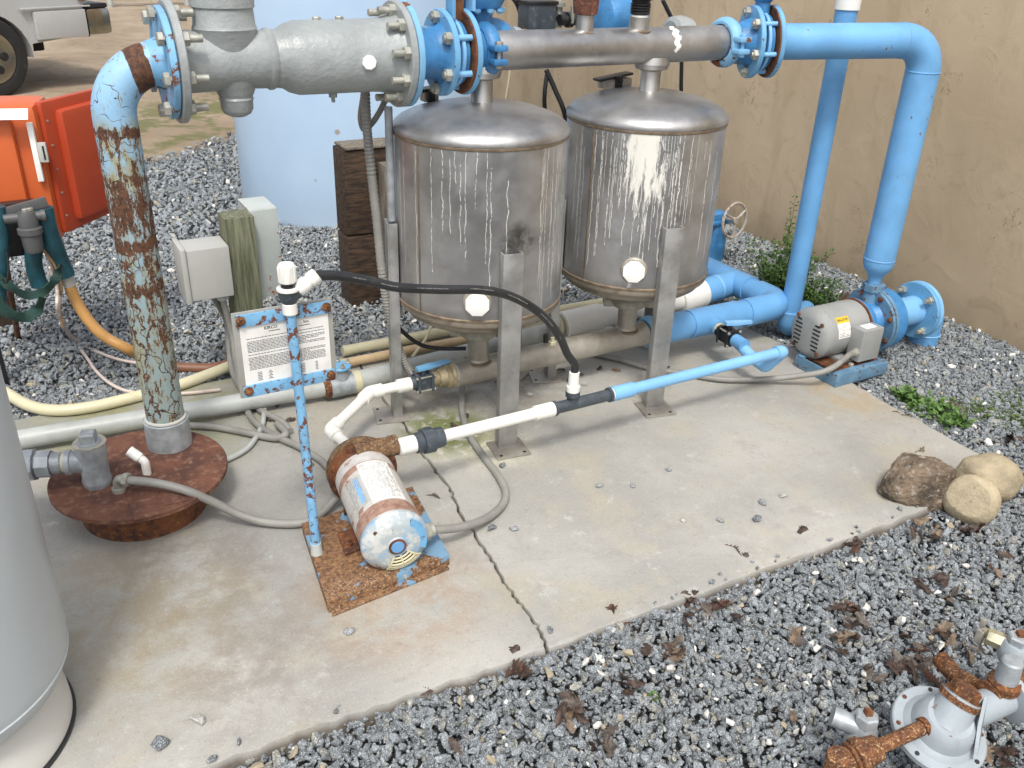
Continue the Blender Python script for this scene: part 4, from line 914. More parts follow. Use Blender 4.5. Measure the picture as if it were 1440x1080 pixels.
# brass reducer and ball valve on the left end
t = thing('reducing_bush', 'weathered brass bush on the left end of the drain manifold', 'pipe fitting', (xl-.03, YM, ZL-.05))
part('bush_body', MB().lathe((xl-.005, YM, ZL), -X1, [(0, .049), (.010, .045), (.02, .049), (.028, .049), (.032, .040), (.045, .036), (.06, .036), (.062, .028), (.09, .028)], 40), 'brass_old', t)
vx = xl-.125
def ball_valve(name, label, o, ax, s, hand, hand_mat='blue_edge', body='black_plastic', hdir=None):
    t = thing(name, label, 'valve', o-Z1*.04*s); ax = Vector(ax).normalized(); sd = Z1.cross(ax).normalized()
    part('valve_body', MB().box(o, (.050*s, .056*s, .056*s), (ax, sd, Z1), .006*s).cyl(o-ax*.045*s, o+ax*.045*s, .024*s), body, t)
    for sg in (-1, 1):
        m = MB().box(o+ax*sg*.030*s, (.012*s, .074*s, .074*s), (ax, sd, Z1), .004*s).cyl(o+ax*sg*.036*s, o+ax*sg*.062*s, .028*s); part('end_plate', m, body, t)
    for a in (1, -1):
        for b in (1, -1):
            q = o+sd*(a*.030*s)+Z1*(b*.030*s); part('bolt', MB().cyl(q-ax*.038*s, q+ax*.038*s, .0035*s, seg=8).hexa(q+ax*.036*s, ax, .007*s, .006*s).hexa(q-ax*.036*s, -ax, .007*s, .006*s), 'zinc', t)
    part('stem', MB().cyl(o+Z1*.02*s, o+Z1*.05*s, .012*s), body, t)
    hd = Vector(hdir or ax).normalized(); hs_ = Z1.cross(hd)
    m = MB(); q = o+Z1*.054*s
    out = [(-.022, -.014), (-.022, .014), (.02, .017), (.10, .009), (.10, -.009), (.02, -.017)]
    m.prism([q+hd*a*s*hand+hs_*b*s for a, b in out], Z1*.012*s); part('handle', m, hand_mat, t); return t
ball_valve('ball_valve', 'dark grey ball valve with pale blue handle on white pipe', Vector((vx, YM, ZL)), X1, .92, 1.25, 'blue_edge', 'pvc_charcoal', (1, .12, 0))

# white suction line to the front pump
e_a = YP(520, 549, YM); e_a = Vector((e_a.x, YM, ZL)); e_b = Vector((.792, 2.585, .145))
AXP = Vector((-.125, -1, 0)).normalized(); PV = Vector((.805, 2.330, .132))      # front pump shaft, volute centre
uin = PV-AXP*.105
t = thing('suction_line', 'white plastic suction line with two elbows into the front pump', 'pipe', (1.0, 2.65, .12))
pth = bend([Vector((vx-.06, YM, ZL)), e_a, e_b, uin-AXP*.02], [.03, .035, .03, .03], 6)
part('pipe_body', MB().tube(pth, .0195, 24), 'pvc_white', t)
def elbow(parent, a, b, c, r, L, mat='pvc_white', rad=.02):
    a, b, c = map(Vector, (a, b, c)); d0 = (a-b).normalized(); d1 = (c-b).normalized()
    return part('elbow', MB().tube(bend([b+d0*L, b, b+d1*L], rad, 8), r, 28), mat, parent)
elbow(t, pth[0], e_a, e_b, .0255, .048); elbow(t, e_a, e_b, uin, .0255, .048)
part('socket', MB().cyl((vx-.105, YM, ZL), (vx-.052, YM, ZL), .0265, seg=30, ch=.001), 'pvc_white', t)
t = thing('pipe_union', 'charcoal plastic union on the suction side of the front pump', 'pipe fitting', uin)
part('union_nut', MB().lathe(uin-AXP*.018, AXP, [(0, .026), (.004, .038), (.030, .040), (.034, .034), (.044, .034), (.046, .041), (.064, .041), (.066, .030)], 36), 'pvc_charcoal', t)

# ---- front pump
t = thing('pump_base', 'rusty steel base plate with blue paint patches under the small pump', 'pump base', (.757, 2.08, 0))
bs = Vector((.125, 1, 0)).normalized(); bx = Vector((1, .095, 0)).normalized(); bc = Vector((.748, 2.084, 0))
m = MB().box(bc+Z1*.034, (.390, .385, .007), (bx, bs, Z1), .002)
m.box(bc+Z1*.016-bs*.190, (.390, .007, .034), (bx, bs, Z1), .001); m.box(bc+Z1*.016+bs*.188, (.388, .007, .034), (bx, bs, Z1), .001); m.box(bc+Z1*.004-bs*.20, (.372, .03, .007), (bx, bs, Z1), .001)
for sg in (-1, 1): m.box(bc+Z1*.016+bx*sg*.191, (.006, .36, .034), (bx, bs, Z1), .001)
part('plate', m, 'base_plate_paint', t)
t = thing('electric_pump', 'small rusty motor pump with white paper label on the blue base plate', 'pump', (.757, 2.08, .027))
part('volute', MB().lathe(PV-AXP*.045, AXP, [(0, .055), (.004, .075), (.016, .104), (.034, .112), (.052, .108), (.062, .09)], 64), 'rust_cast', t)
part('volute_cheek', MB().lathe(PV-AXP*.085, AXP, [(0, .034), (.02, .038), (.035, .055), (.045, .075)], 44), 'rust_cast', t)
part('back_plate', MB().lathe(PV+AXP*.018, AXP, [(0, .108), (.003, .112), (.010, .112), (.014, .100), (.03, .092)], 64), 'rust', t)
x, y, z = frame(AXP)
for k in range(8):
    a = 2*PI*(k+.5)/8; bolt(t, PV+AXP*.028+(x*math.cos(a)+y*math.sin(a))*.102, AXP, .0065, .004, mat='rust')
sidev = Vector((1, 0, 0))
dz = .205; o_d = Vector((PV.x+.02, 2.30, dz))
part('discharge_port', MB().lathe(Vector((PV.x-.03, 2.305, dz)), X1, [(0, .040), (.08, .036), (.115, .031), (.122, .034), (.145, .034), (.147, .030)], 40), 'rust_cast', t)
m0 = PV+AXP*.052
part('motor_body', MB().lathe(m0, AXP, [(0, .092), (.003, .095), (.335, .095), (.337, .093)], 80), 'motor_old', t)
for t0_, t1_ in ((.055, .085), (.278, .334)):
    part('rusty_band', MB().lathe(m0+AXP*t0_, AXP, [(0, .0952), (.0004, .0955), (t1_-t0_-.0004, .0955), (t1_-t0_, .0952)], 80), 'motor_band', t)
b0 = m0+AXP*.335
bell = part('end_bell', MB().lathe(b0, AXP, [(0, .0955), (.004, .0985), (.016, .0985), (.024, .093), (.036, .074), (.040, .066), (.041, .03), (.045, .026)], 80), 'bell_paint', t)
part('shaft_cap', MB().lathe(b0+AXP*.038, AXP, [(0, .026), (.008, .026), (.010, .022)], 36), 'rust', bell)
part('cap_disc', MB().lathe(b0+AXP*.047, AXP, [(0, .0195), (.003, .018)], 36), 'blue_pvc', bell)
aup = ang_of(Z1, AXP); rgt = ang_of(X1, AXP); sg = 1 if math.sin(rgt-aup) > 0 else -1
def bellpt(a, r, t_): return b0+AXP*t_+(x*math.cos(a)+y*math.sin(a))*r
# cover plate over the wiring, screws, louvres low on the bell
pts = []
for k in range(9): pts.append(bellpt(aup+sg*(.55+k*.17), .089, .0265))
for k in range(4): pts.append(bellpt(aup+sg*(1.95-k*.40), .036, .0265))
cov = part('wiring_cover', MB().prism(pts, AXP*.012), 'blue_edge', bell)
for a, r_ in ((aup-sg*.85, .078), (aup+sg*.62, .082), (aup+sg*1.05, .060)): part('screw', MB().hexa(bellpt(a, r_, .029), AXP, .0065, .006), 'rust', bell)
va = aup+PI-sg*.30
def bprof(r_):
    P_r = [(.0935, .004), (.0985, .012), (.093, .024), (.074, .036), (.066, .040), (.03, .0412)]
    for (ra, ta_), (rb__, tb__) in zip(P_r[1:], P_r[2:]):
        if rb__ <= r_ <= ra: return ta_+(tb__-ta_)*(ra-r_)/(ra-rb__)
    return .012
vs = []; fs = []
for i in range(9):
    for j in range(15): vs.append(bellpt(va-.62+j*1.24/14, .036+i*.0066, bprof(.036+i*.0066)+.0012))
for i in range(8):
    for j in range(14): q_ = i*15+j; fs.append((q_, q_+1, q_+16, q_+15))
part('vent_recess', MB().add(vs, fs), 'black_plastic', bell)
for k in range(5):
    r0_ = .042+k*.0115; part('vent_rib', MB().tube([bellpt(va-.62+j*.155, r0_, bprof(r0_)+.0030) for j in range(9)], .0030, 8), 'pvc_cream', bell)
m = MB()
for j in (-.62, -.05, .62): m.tube([bellpt(va+j, r0_, bprof(r0_)+.0032) for r0_ in (.036, .05, .065, .078, .090)], .0030, 8)
part('vent_spoke', m, 'pvc_cream', bell)
# paper labels
l1 = part('paper_label', wrap_patch(m0, AXP, .0958, aup-sg*.42, aup+sg*.62, .062, .275), 'paper', t)
print_lines(m0, AXP, .0972, aup-sg*.36, aup+sg*.58, .070, .270, 24, l1, 'pale_ink', .62, 8, .0030, .0005, .4)
l2 = part('paper_label', wrap_patch(m0, AXP, .0958, aup-sg*1.05, aup-sg*.47, .11, .255), 'box_grey', t)
print_lines(m0, AXP, .0972, aup-sg*1.0, aup-sg*.52, .115, .25, 8, l2, 'pale_ink', .8, 9, .0028, .0005, .5)
part('label_band', wrap_patch(m0, AXP, .0970, aup-sg*.74, aup-sg*.56, .12, .245, 8, .0003), 'blue_pale', l2)
for s_, dd in ((-1, .04), (1, .04)):
    fb = m0+AXP*.18+Vector((s_*.085, 0, 0)); fb.z = .038
    m = MB().box(fb+Z1*.004+X1*(s_*.012), (.060, .11, .007), (bx, bs, Z1), .002); m.box(fb+Z1*.040-X1*(s_*.020), (.010, .10, .075), (bx, bs, Z1), .002)
    ft = part('foot', m, 'rust' if s_ < 0 else 'blue_edge', t); bolt(ft, fb+V3(s_*.022, -.02, .008), Z1, .0065, .006, mat='rust')
part('cradle', MB().box(m0+AXP*.03+Z1*-.062, (.17, .012, .10), (bx, bs, Z1), .002), 'rust', t)
part('cradle', MB().box(m0+AXP*.23+Z1*-.068, (.15, .05, .085), (bx, bs, Z1), .004), 'rust', t)
cq = b0-AXP*.02+Vector((.093, 0, -.030)); cdir = Vector((1, .12, -.06)).normalized()
t = thing('conduit_connector', 'zinc conduit nut on the right side of the front pump', 'conduit fitting', cq)
part('nut', MB().cyl(cq-cdir*.012, cq+cdir*.004, .019).hexa(cq+cdir*.002, cdir, .029, .024, 0, 8).lathe(cq+cdir*.024, cdir, [(0, .021), (.014, .022), (.020, .015)], 20), 'zinc', t)
cp = [cq+cdir*.034, G(645, 742, .06), G(680, 731, .03), G(705, 712, .016), G(711, 692, .015), G(700, 668, .014), G(680, 642, .014), G(662, 615, .014), G(652, 590, .014), G(649, 565, .014), G(650, 545, .03), G(652, 525, .08)]
cpts = spline(cp, 26)
single('flexible_conduit', MB().tube(cpts, [.0136 if i % 2 else .0120 for i in range(len(cpts))], 14), 'conduit', 'grey ribbed conduit looping right of the front pump to the left tank', 'conduit')

# discharge line
yd = 2.285; ln = lambda px, py: YP(px, py, yd).x
t = thing('discharge_line', 'white plastic pipe leaving the front pump across the left tank leg', 'pipe', (1.2, yd, dz-.03))
xd0 = PV.x-.03+.145
def line(z0=dz): return z0
part('socket', MB().cyl((xd0-.002, yd+.02*0, dz), (ln(585, 626), yd, dz), .0290, seg=32, ch=.001), 'pvc_white', t)
xu0, xu1 = ln(583, 626), ln(623, 618)
xw1, xs1 = ln(752, 588), ln(777, 582); xt1 = ln(858, 563); xb1 = ln(885, 557); xe = ln(1093, 500)
part('pipe_body', MB().cyl((xu1-.005, yd, dz), (xw1+.01, yd, dz), .0205, seg=30), 'pvc_white', t)
part('socket', MB().cyl((xw1, yd, dz), (xs1, yd, dz), .0265, seg=30, ch=.001), 'pvc_white', t)
t = thing('pipe_union', 'charcoal plastic union on the discharge pipe right of the pump', 'pipe fitting', (xu0, yd, dz-.04))
L_ = xu1-xu0; part('union_nut', MB().lathe((xu0, yd, dz), X1, [(0, .028), (.003, .034), (L_*.25, .034), (L_*.27, .042), (L_*.62, .043), (L_*.64, .034), (L_*.75, .035), (L_-.002, .033), (L_, .026)], 36), 'pvc_charcoal', t)
t = thing('pipe_tee', 'charcoal plastic tee where the black hose joins the pipe', 'pipe fitting', (xs1+.06, yd, dz-.03))
m = MB().cyl((xs1, yd, dz), (xt1, yd, dz), .0215, seg=30); part('tee_body', m, 'pvc_charcoal', t)
for a, b in ((xs1, .012), (xt1-.012, .012)): part('collar', MB().cyl((a, yd, dz), (a+b, yd, dz), .0275, seg=30, ch=.001), 'pvc_charcoal', t)
xt = ln(804, 575); part('tee_branch', MB().lathe((xt, yd, dz), Z1, [(0, .020), (.026, .020), (.034, .026), (.052, .026), (.054, .020)], 30), 'pvc_charcoal', t)
t = thing('hose_fitting', 'white plastic hose adapter standing on the charcoal tee', 'hose fitting', (xt, yd, dz+.05))
part('adapter', MB().lathe((xt, yd, dz+.052), Z1, [(0, .021), (.002, .024), (.022, .024), (.024, .0195), (.075, .0185), (.076, .015)], 30), 'pvc_white', t)
t = thing('blue_line', 'slim sky blue pipe running right from the charcoal tee', 'pipe', (2.1, yd, dz-.03))
part('pipe_end', MB().cyl((xt1, yd, dz), (xt1+.012, yd, dz), .0235), 'pvc_white', t)
part('socket', MB().cyl((xt1+.006, yd, dz), (xb1+.012, yd, dz), .0275, seg=30, ch=.001), 'blue_pale', t)
part('pipe_body', MB().cyl((xb1, yd, dz), (xe, yd, dz), .0215, seg=30), 'blue_pale', t)
ve = Vector((xe+.03, yd, dz)); vl = Vector((xe-.03, yd+.10, .12))
vb = G(1040, 492, .12); vbv = YP(1012, 480, 2.60); hb = Vector((YP(992, 470, YM).x, YM, .155))
vdir = (Vector((vb.x, vb.y, 0))-Vector((hb.x, hb.y, 0))).normalized(); vc = hb+vdir*.155; vc.z = .150
low = G(1068, 508, .095)
part('elbow', MB().tube(bend([Vector((xe-.012, yd, dz)), Vector((xe+.038, yd, dz)), Vector((xe+.02, yd+.05, dz-.055))], .022, 8), .0275, 28), 'blue_pale', t)
pts = bend([Vector((xe+.028, yd+.02, dz-.03)), Vector((xe+.01, yd+.06, .112)), low+V3(-.03, .01, .015), vc+vdir*.045], [.03, .02, .03, .03], 6)
part('drop_pipe', MB().tube(pts, .0245, 26), 'blue_pale', t)
part('valve_pipe', MB().tube([vc+vdir*.050, vc+vdir*.115], .0285, 28), 'blue_pvc', t)
ball_valve('ball_valve', 'black plastic ball valve with pale blue handle on blue header', vc, vdir, 1.0, 1.0, 'blue_pale', 'black_plastic', (.95, -.30, 0))

# blue header on the slab
t = thing('blue_header', 'thick blue plastic header pipe bending back behind the right tank', 'pipe', (2.8, 2.8, .08))
zh = .158; hx = 3.05
c1 = Vector((hx+.01, YM, zh)); c2 = Vector((hx+.06, 3.52, zh-.03))
part('pipe_body', MB().tube(bend([Vector((xr+.05, YM, ZL)), c1, c2], .10, 12), .057, 40), 'blue_pvc', t)
xh = lambda px, py: YP(px, py, YM).x
for p0, p1 in ((955, 1033), (1036, 1062)):
    pass
part('socket', MB().cyl((xh(925, 468), YM, ZL), (xh(962, 462), YM, zh+.004), .0640, seg=44, ch=.002), 'blue_pvc', t)
part('tee_body', MB().cyl((xh(966, 462), YM, zh+.003), (xh(1034, 450), YM, zh), .0640, seg=44, ch=.002), 'blue_pvc', t)
m = MB().lathe(hb-vdir*.0, vdir, [(0, .045), (.058, .038), (.066, .033), (.085, .033)], 30); part('tee_branch', m, 'blue_pvc', t)
part('branch_bush', MB().cyl(hb+vdir*.083, hb+vdir*.097, .027), 'pvc_cream', t)
part('elbow', MB().tube(bend([Vector((xh(1045, 448), YM, zh)), c1, c1.lerp(c2, .22)], .10, 14), .0640, 44), 'blue_pvc', t)
b1 = c1.lerp(c2, .30); b2 = c1.lerp(c2, .78)
part('tee_body', MB().tube([b1, b2], .0640, 44), 'blue_pvc', t)
tb = c1.lerp(c2, .46); q = Vector((2.86, 3.10, .125)); part('tee_branch', MB().cyl(tb, tb.lerp(q, .96), .0640, seg=44), 'blue_pvc', t)
part('joint_line', MB().cyl(tb.lerp(q, .52), tb.lerp(q, .57), .0655, seg=44), 'blue_pale', t)
part('end_flange', disc(c2-V3(.0, .03, 0), c2-c1, .098, .024), 'blue_pvc', t)
flange_bolts(t, c2-V3(0, .03, 0), c1-c2, .080, 6, .008, .005, 0, .3, 'blue_pvc')
qd = (q-tb).normalized()
t = thing('pipe_coupling', 'short fat white coupling beside the blue header tee', 'pipe fitting', (2.78, 3.1, .07))
part('sleeve', MB().lathe(q-qd*.01, qd, [(0, .058), (.0, .072), (.006, .075), (.13, .075), (.15, .066)], 44), 'pvc_white', t)
qa, qb = YP(790, 468, 3.09), YP(842, 455, 3.09); qe = YP(885, 442, 3.09)
t = thing('pipe_coupling', 'long white coupling joined to cream pipe behind the right tank', 'pipe fitting', (2.1, 3.09, .08))
part('sleeve', MB().cyl((qa.x, 3.09, .105), (qb.x, 3.09, .112), .062, seg=40, ch=.003), 'pvc_white', t)
part('pipe_body', MB().cyl((qb.x-.01, 3.09, .112), q+qd*.1, .054, seg=40), 'pvc_white', t)
part('lip', MB().cyl((qa.x-.035, 3.09, .103), (qa.x+.004, 3.09, .105), .050, seg=40, ch=.002), 'pvc_cream', t)
part('ring', MB().cyl((qa.x-.02, 3.09, .1045), (qa.x-.010, 3.09, .1045), .054, seg=40), 'steel_dull', t)
# long grey pipe across the slab
gz = .055
g0 = Vector((-.75, 3.20, .05)); g1_ = Vector((.964, 3.06, .055)); g2_ = Vector((qa.x-.02, 3.09, .085))
single('grey_pipe', MB().tube([g0, Vector((-.1, 3.155, .05)), Vector((.5, 3.1, .052)), g1_], .0345, 32), 'pvc_pale', 'long weathered grey pipe lying left of the sign on the slab', 'pipe')
t = thing('grey_pipe', 'weathered grey pipe with cream collar behind the left tank', 'pipe', (1.4, 3.08, .05))
part('pipe_body', MB().tube([g1_+X1*.09, Vector((1.4, 3.075, .062)), g2_], .041, 32), 'pvc_pale', t); part('collar', MB().cyl(g1_+X1*.075, g1_+X1*.108, .046, seg=32, ch=.002), 'pvc_cream', t)
q = G(478, 540, .06); t = thing('flanged_fitting', 'small grey and blue bolted fitting right of the sign', 'pipe fitting', q)
q = g1_+V3(.03, 0, 0); part('fitting_body', MB().cyl(q-X1*.05, q+X1*.05, .046, seg=28).lathe(q, Z1, [(0, .038), (.06, .034), (.075, .030)], 28), 'galvanised', t)
part('rust_collar', MB().cyl(q-X1*.075, q-X1*.05, .042, seg=24), 'rust_orange', t)
part('top_flange', disc(q+Z1*.075, Z1, .043, .012), 'blue_edge', t); flange_bolts(t, q+Z1*.087, Z1, .032, 4, .006, .012)

# cream pipes behind
for (pa, pb, z_, r_, mat, lab) in (((482, 494), (850, 425), .03, .024, 'pvc_cream', 'cream plastic pipe lying behind the steel tanks farthest back'), ((478, 512), (700, 470), .03, .020, 'pvc_tan', 'tan plastic pipe lying behind the left steel tank')):
    a, b = G(*pa, z_), G(*pb, z_); single('plastic_pipe', MB().tube([a, a.lerp(b, .5)+V3(0, .01, 0), b], r_, 20), mat, lab, 'pipe')
single('tie_strap', MB().tube([G(608, 455, .09), G(598, 478, .08), G(580, 502, .07)], .007, 8), 'pvc_cream', 'yellowed strap stub crossing the cream pipes behind the left tank', 'strap')

# black hose
Yh = 2.12
hp = [YP(447, 387, 2.10), YP(475, 388, 2.11), YP(520, 395, 2.12), YP(560, 404, 2.13), YP(620, 407, 2.14), YP(680, 408, 2.16), YP(722, 418, 2.18), YP(760, 441, 2.2), YP(785, 470, 2.24), YP(798, 498, 2.27), Vector((xt, yd, dz+.155)), Vector((xt, yd, dz+.115))]
hpts = spline(hp, 10)
t = thing('rubber_hose', 'black rubber hose arching from the sign valve to the charcoal tee', 'hose', (1.1, 2.15, .3))
part('hose_body', MB().tube(hpts, .0135, 20), 'rubber', t)
m = MB(); rr = random.Random(3); i = 14
view = Vector(CAM)
while i < len(hpts)-30:
    if math.sin(i*.55) > -.2:
        p0 = hpts[i]; d_ = (hpts[i+1]-p0).normalized(); tv = (view-p0).normalized(); tv = (tv-d_*tv.dot(d_)).normalized(); up = d_.cross(tv)
        L = (hpts[i+1]-p0).length; k = 0
        while k < L:
            hgt = rr.choice((.0022, .003, .003)); nr = Vector((-.5, -.7, .5)).normalized(); nr = (nr-d_*nr.dot(d_)).normalized(); up = d_.cross(nr)
            m.box(p0+d_*(k+.001)+nr*.0135+up*.001, (.0009, hgt, .0006), (d_, up, nr)); k += rr.choice((.0028, .0034, .005))
    i += 1
part('hose_print', m, 'pvc_grey', t)

# ---- sign with post and relief valve
SP = Vector((.560, 2.10, .026))
t = thing('sign_post', 'slim blue flaking steel post with two crossbars holding the notice', 'sign post', SP)
ztp = .808
part('post', MB().cyl(SP+V3(.014, -.004, .01), Vector((SP.x, SP.y, ztp)), .0135, seg=20), 'blue_flake', t)
part('foot_socket', MB().cyl(SP+V3(.014, -.004, .008), SP+V3(.013, -.004, .05), .018, .0155, seg=20), 'box_rusty', t)
xL, xR = .425, .672
for nm, zb_ in (('top', .797), ('bot', .598)):
    cb = Vector(((xL+xR)/2, 2.118, zb_)); b_ = part('crossbar', MB().box(cb, (xR-xL, .005, .034), bev=.001), 'blue_flake', t)
    for x_ in (xL+.012, xR-.012):
        part('rivet', MB().lathe((x_, 2.115, zb_+.002), -Y1, [(0, .0125), (.004, .012), (.006, .008)], 18).hexa((x_, 2.110, zb_+.002), -Y1, .008, .005), 'rust_orange', b_)
t = thing('notice_board', 'white printed notice behind clear plastic on the blue sign post', 'notice', (.548, 2.13, .6))
part('clear_panel', MB().box((.548, 2.1265, .698), (.262, .006, .240), bev=.001), 'acrylic_edge', t)
pa = part('paper_sheet', MB().box((.549, 2.1222, .695), (.232, .0012, .205)), 'paper', t)
m = MB(); rr = random.Random(12); zz = .743
rows = []
while zz > .655:
    x_ = .446+rr.random()*.003; end = .652 if rr.random() < .75 else rr.uniform(.52, .64)
    while x_ < end:
        L = rr.uniform(.003, .011); L = min(L, end-x_)
        if L > .001: m.box((x_+L/2, 2.1214, zz), (L, .0004, .0016))
        x_ += L+.0016
    zz -= .0041 if rr.random() < .82 else .0085
for k in range(6):
    for x_, L in ((.472, .012), (.50, .012 if k % 2 else .006), (.585, .016), (.625, .007)): m.box((x_, 2.1214, .645-k*.0045), (L, .0004, .0016))
x_ = .45
while x_ < .63: m.box((x_, 2.1214, .611), (.007, .0004, .0016)); x_ += .010
for x_ in (.52, .60): m.box((x_, 2.1214, .756), (.03, .0004, .0018))
part('print', m, 'ink', pa)
for body, x_ in (('KIRCO', .512), (', Inc.', .603)):
    vs, fs = text_mesh(body, .0115, bold=.0003); m = MB().add([Vector((x_+v.x, 2.1213, .7655+v.y)) for v in vs], fs); part('lettering', m, 'ink', pa)
# relief valve on the post
RV = Vector((SP.x, SP.y, ztp))
t = thing('relief_valve', 'black and white plastic valve on top of the sign post', 'valve', RV)
part('adapter', MB().lathe(RV-Z1*.006, Z1, [(0, .017), (.003, .0195), (.03, .0195), (.033, .017)], 24), 'pvc_white', t)
part('valve_body', MB().lathe(RV+Z1*.026, Z1, [(0, .019), (.012, .024), (.028, .026), (.034, .026)], 28), 'pvc_charcoal', t)
part('lock_ring', MB().lathe(RV+Z1*.058, Z1, [(0, .024), (.002, .029), (.008, .029), (.010, .024)], 28), 'pvc_white', t)
part('neck', MB().cyl(RV+Z1*.066, RV+Z1*.082, .0175), 'black_plastic', t)
m = MB().lathe(RV+Z1*.080, Z1, [(0, .019), (.003, .0225), (.045, .0215), (.050, .018), (.051, .010), (.048, .009)], 28)
for k in range(8):
    a = k*PI/4; m.box(RV+V3(math.cos(a)*.0215, math.sin(a)*.0215, .104), (.004, .006, .040), (V3(math.cos(a), math.sin(a), 0), V3(-math.sin(a), math.cos(a), 0), Z1), .001)
part('knob', m, 'pvc_pale' if False else 'pvc_white', t)
sd = (YP(447, 387, 2.10)-(RV+Z1*.040)).normalized()
q = RV+Z1*.042
part('side_arm', MB().lathe(q, sd, [(0, .019), (.025, .021), (.028, .016)], 28), 'pvc_charcoal', t)
L = (YP(447, 387, 2.10)-q).length
part('outlet', MB().lathe(q+sd*.026, sd, [(0, .017), (.008, .0205), (.03, .0205), (.032, .0175), (.038, .0175), (.040, .0205), (L-.028, .0205), (L-.026, .017)], 28), 'pvc_white', t)

# ================================================================== AROUND THE PAD
# tall white pressure tank, near left
pc_ = Vector((-.380, 1.86, 0))
t = thing('pressure_tank', 'tall pale grey painted pressure tank cut off at the left edge', 'tank', pc_)
part('skirt', MB().lathe(pc_, Z1, [(0, .262), (.002, .264), (.05, .262), (.12, .232), (.16, .215)], 96), 'tank_skirt', t)
part('base_gasket', MB().lathe(pc_+Z1*-.0, Z1, [(0, .262), (.0, .270), (.010, .270), (.012, .262)], 96, close=True), 'black_plastic', t)
part('shell', MB().lathe(pc_, Z1, [(.10, .12), (.112, .19), (.135, .240), (.165, .272), (.20, .287), (.24, .292), (1.25, .292), (1.33, .265), (1.39, .19), (1.42, .08), (1.425, 0)], 96), 'tank_white', t)
part('weld_bead', MB().lathe(pc_+Z1*.205, Z1, [(0, .2873), (.002, .2905), (.005, .2905), (.007, .289)], 96), 'tank_white', t)

# blue-white poly tank behind
q = Vector((2.21, 6.0, -.08))
t = thing('water_tank', 'huge pale blue plastic water tank standing on the gravel behind', 'tank', q)
part('tank_wall', MB().lathe(q, Z1, [(0, .80), (.01, .83), (.06, .84), (.7, .842), (1.4, .845), (2.0, .845), (2.15, .80), (2.3, .5), (2.36, .2), (2.37, 0)], 96), 'poly_tank', t)
part('screw', MB().hexa(XP(415, 280, q.x) if False else G(414, 280, .12), -Y1, .01, .005), 'rust', t) if False else None

# timber stack with upright
t = thing('timber_stack', 'dark stacked timber ties with a weathered upright behind the left tank', 'timber', (1.5, 4.05, -.08))
wx0, wy0 = YP(487, 300, 4.0).x, 4.0
for k, (z0, z1, mt) in enumerate(((-.08, .335, 'timber_dark'), (.342, .75, 'timber_dark'))):
    part('timber', MB().box((wx0+.24, wy0+.075, (z0+z1)/2), (.48, .15, z1-z0), bev=.008), mt, t)
part('upright', MB().box((wx0+.215, wy0-.06, .30), (.10, .09, .78), bev=.004), 'timber_grey', t)
part('cap_board', MB().box((wx0+.24, wy0+.07, .760), (.46, .16, .012), bev=.003), 'timber_grey', t)

# green post with boxes
px0 = Vector((.752, 3.50, -.08))
t = thing('wooden_post', 'short greenish weathered wooden post behind the sign', 'post', px0)
part('post', MB().box((px0.x, px0.y, .292), (.115, .115, .74), bev=.004), 'post_green', t)
bx_, by_ = .600, 3.47
t = thing('junction_box', 'square pale grey plastic junction box on the green post', 'electrical box', (bx_, by_, .36))
part('box_body', MB().box((bx_+.008, by_, .468), (.165, .15, .205), bev=.006), 'box_grey', t)
part('box_lid', MB().box((bx_-.083, by_, .468), (.020, .165, .222), bev=.005), 'box_grey', t)
part('lid_seam', MB().box((bx_-.072, by_, .468), (.006, .154, .209), bev=.002), 'pvc_grey', t)
part('hub', MB().cyl((bx_+.05, by_-.03, .34), (bx_+.05, by_-.03, .37), .020, seg=20).hexa((bx_+.05, by_-.03, .345), Z1, .026, .012), 'pvc_pale', t)
t = thing('metal_box', 'narrow pale metal box with rusty top behind the green post', 'electrical box', (.83, 3.60, .3))
part('box_body', MB().box((.862, 3.60, .48), (.105, .17, .36), bev=.006), 'box_rusty', t)
part('box_cover', MB().box((.862, 3.508, .48), (.112, .012, .372), bev=.003), 'box_rusty', t)
part('box_top', MB().box((.862, 3.60, .664), (.11, .18, .008), bev=.002), 'box_rusty', t)
cz = [('grey conduit dropping from the junction box nearest the post', [Vector((bx_+.05, by_-.03, .35)), G(326, 470, .18), G(334, 520, .08), G(343, 560, .02), G(355, 590, .016), G(385, 612, .016), G(420, 628, .016), G(452, 648, .016), G(475, 672, .018)], .0125),
      ('grey conduit dropping left of the green post to the slab', [Vector((bx_+.015, by_-.01, .36)), G(318, 450, .2), G(322, 490, .1), G(330, 530, .03), G(360, 572, .016), G(395, 592, .016), G(408, 606, .016)], .0125),
      ('dusty conduit crossing the slab behind the rusty plate', [G(262, 598, .018), G(300, 600, .017), G(345, 608, .017), G(385, 616, .017), G(402, 610, .03), G(390, 596, .016)], .013),
      ('thin grey conduit bending beside the rusty plate edge', [G(372, 575, .014), G(368, 600, .014), G(350, 628, .014), G(322, 645, .014), G(300, 650, .02)], .010)]
for lab, pth, r_ in cz: single('conduit', MB().tube(spline(pth), r_, 12), 'conduit' if r_ != .010 else 'pvc_pale', lab, 'conduit')

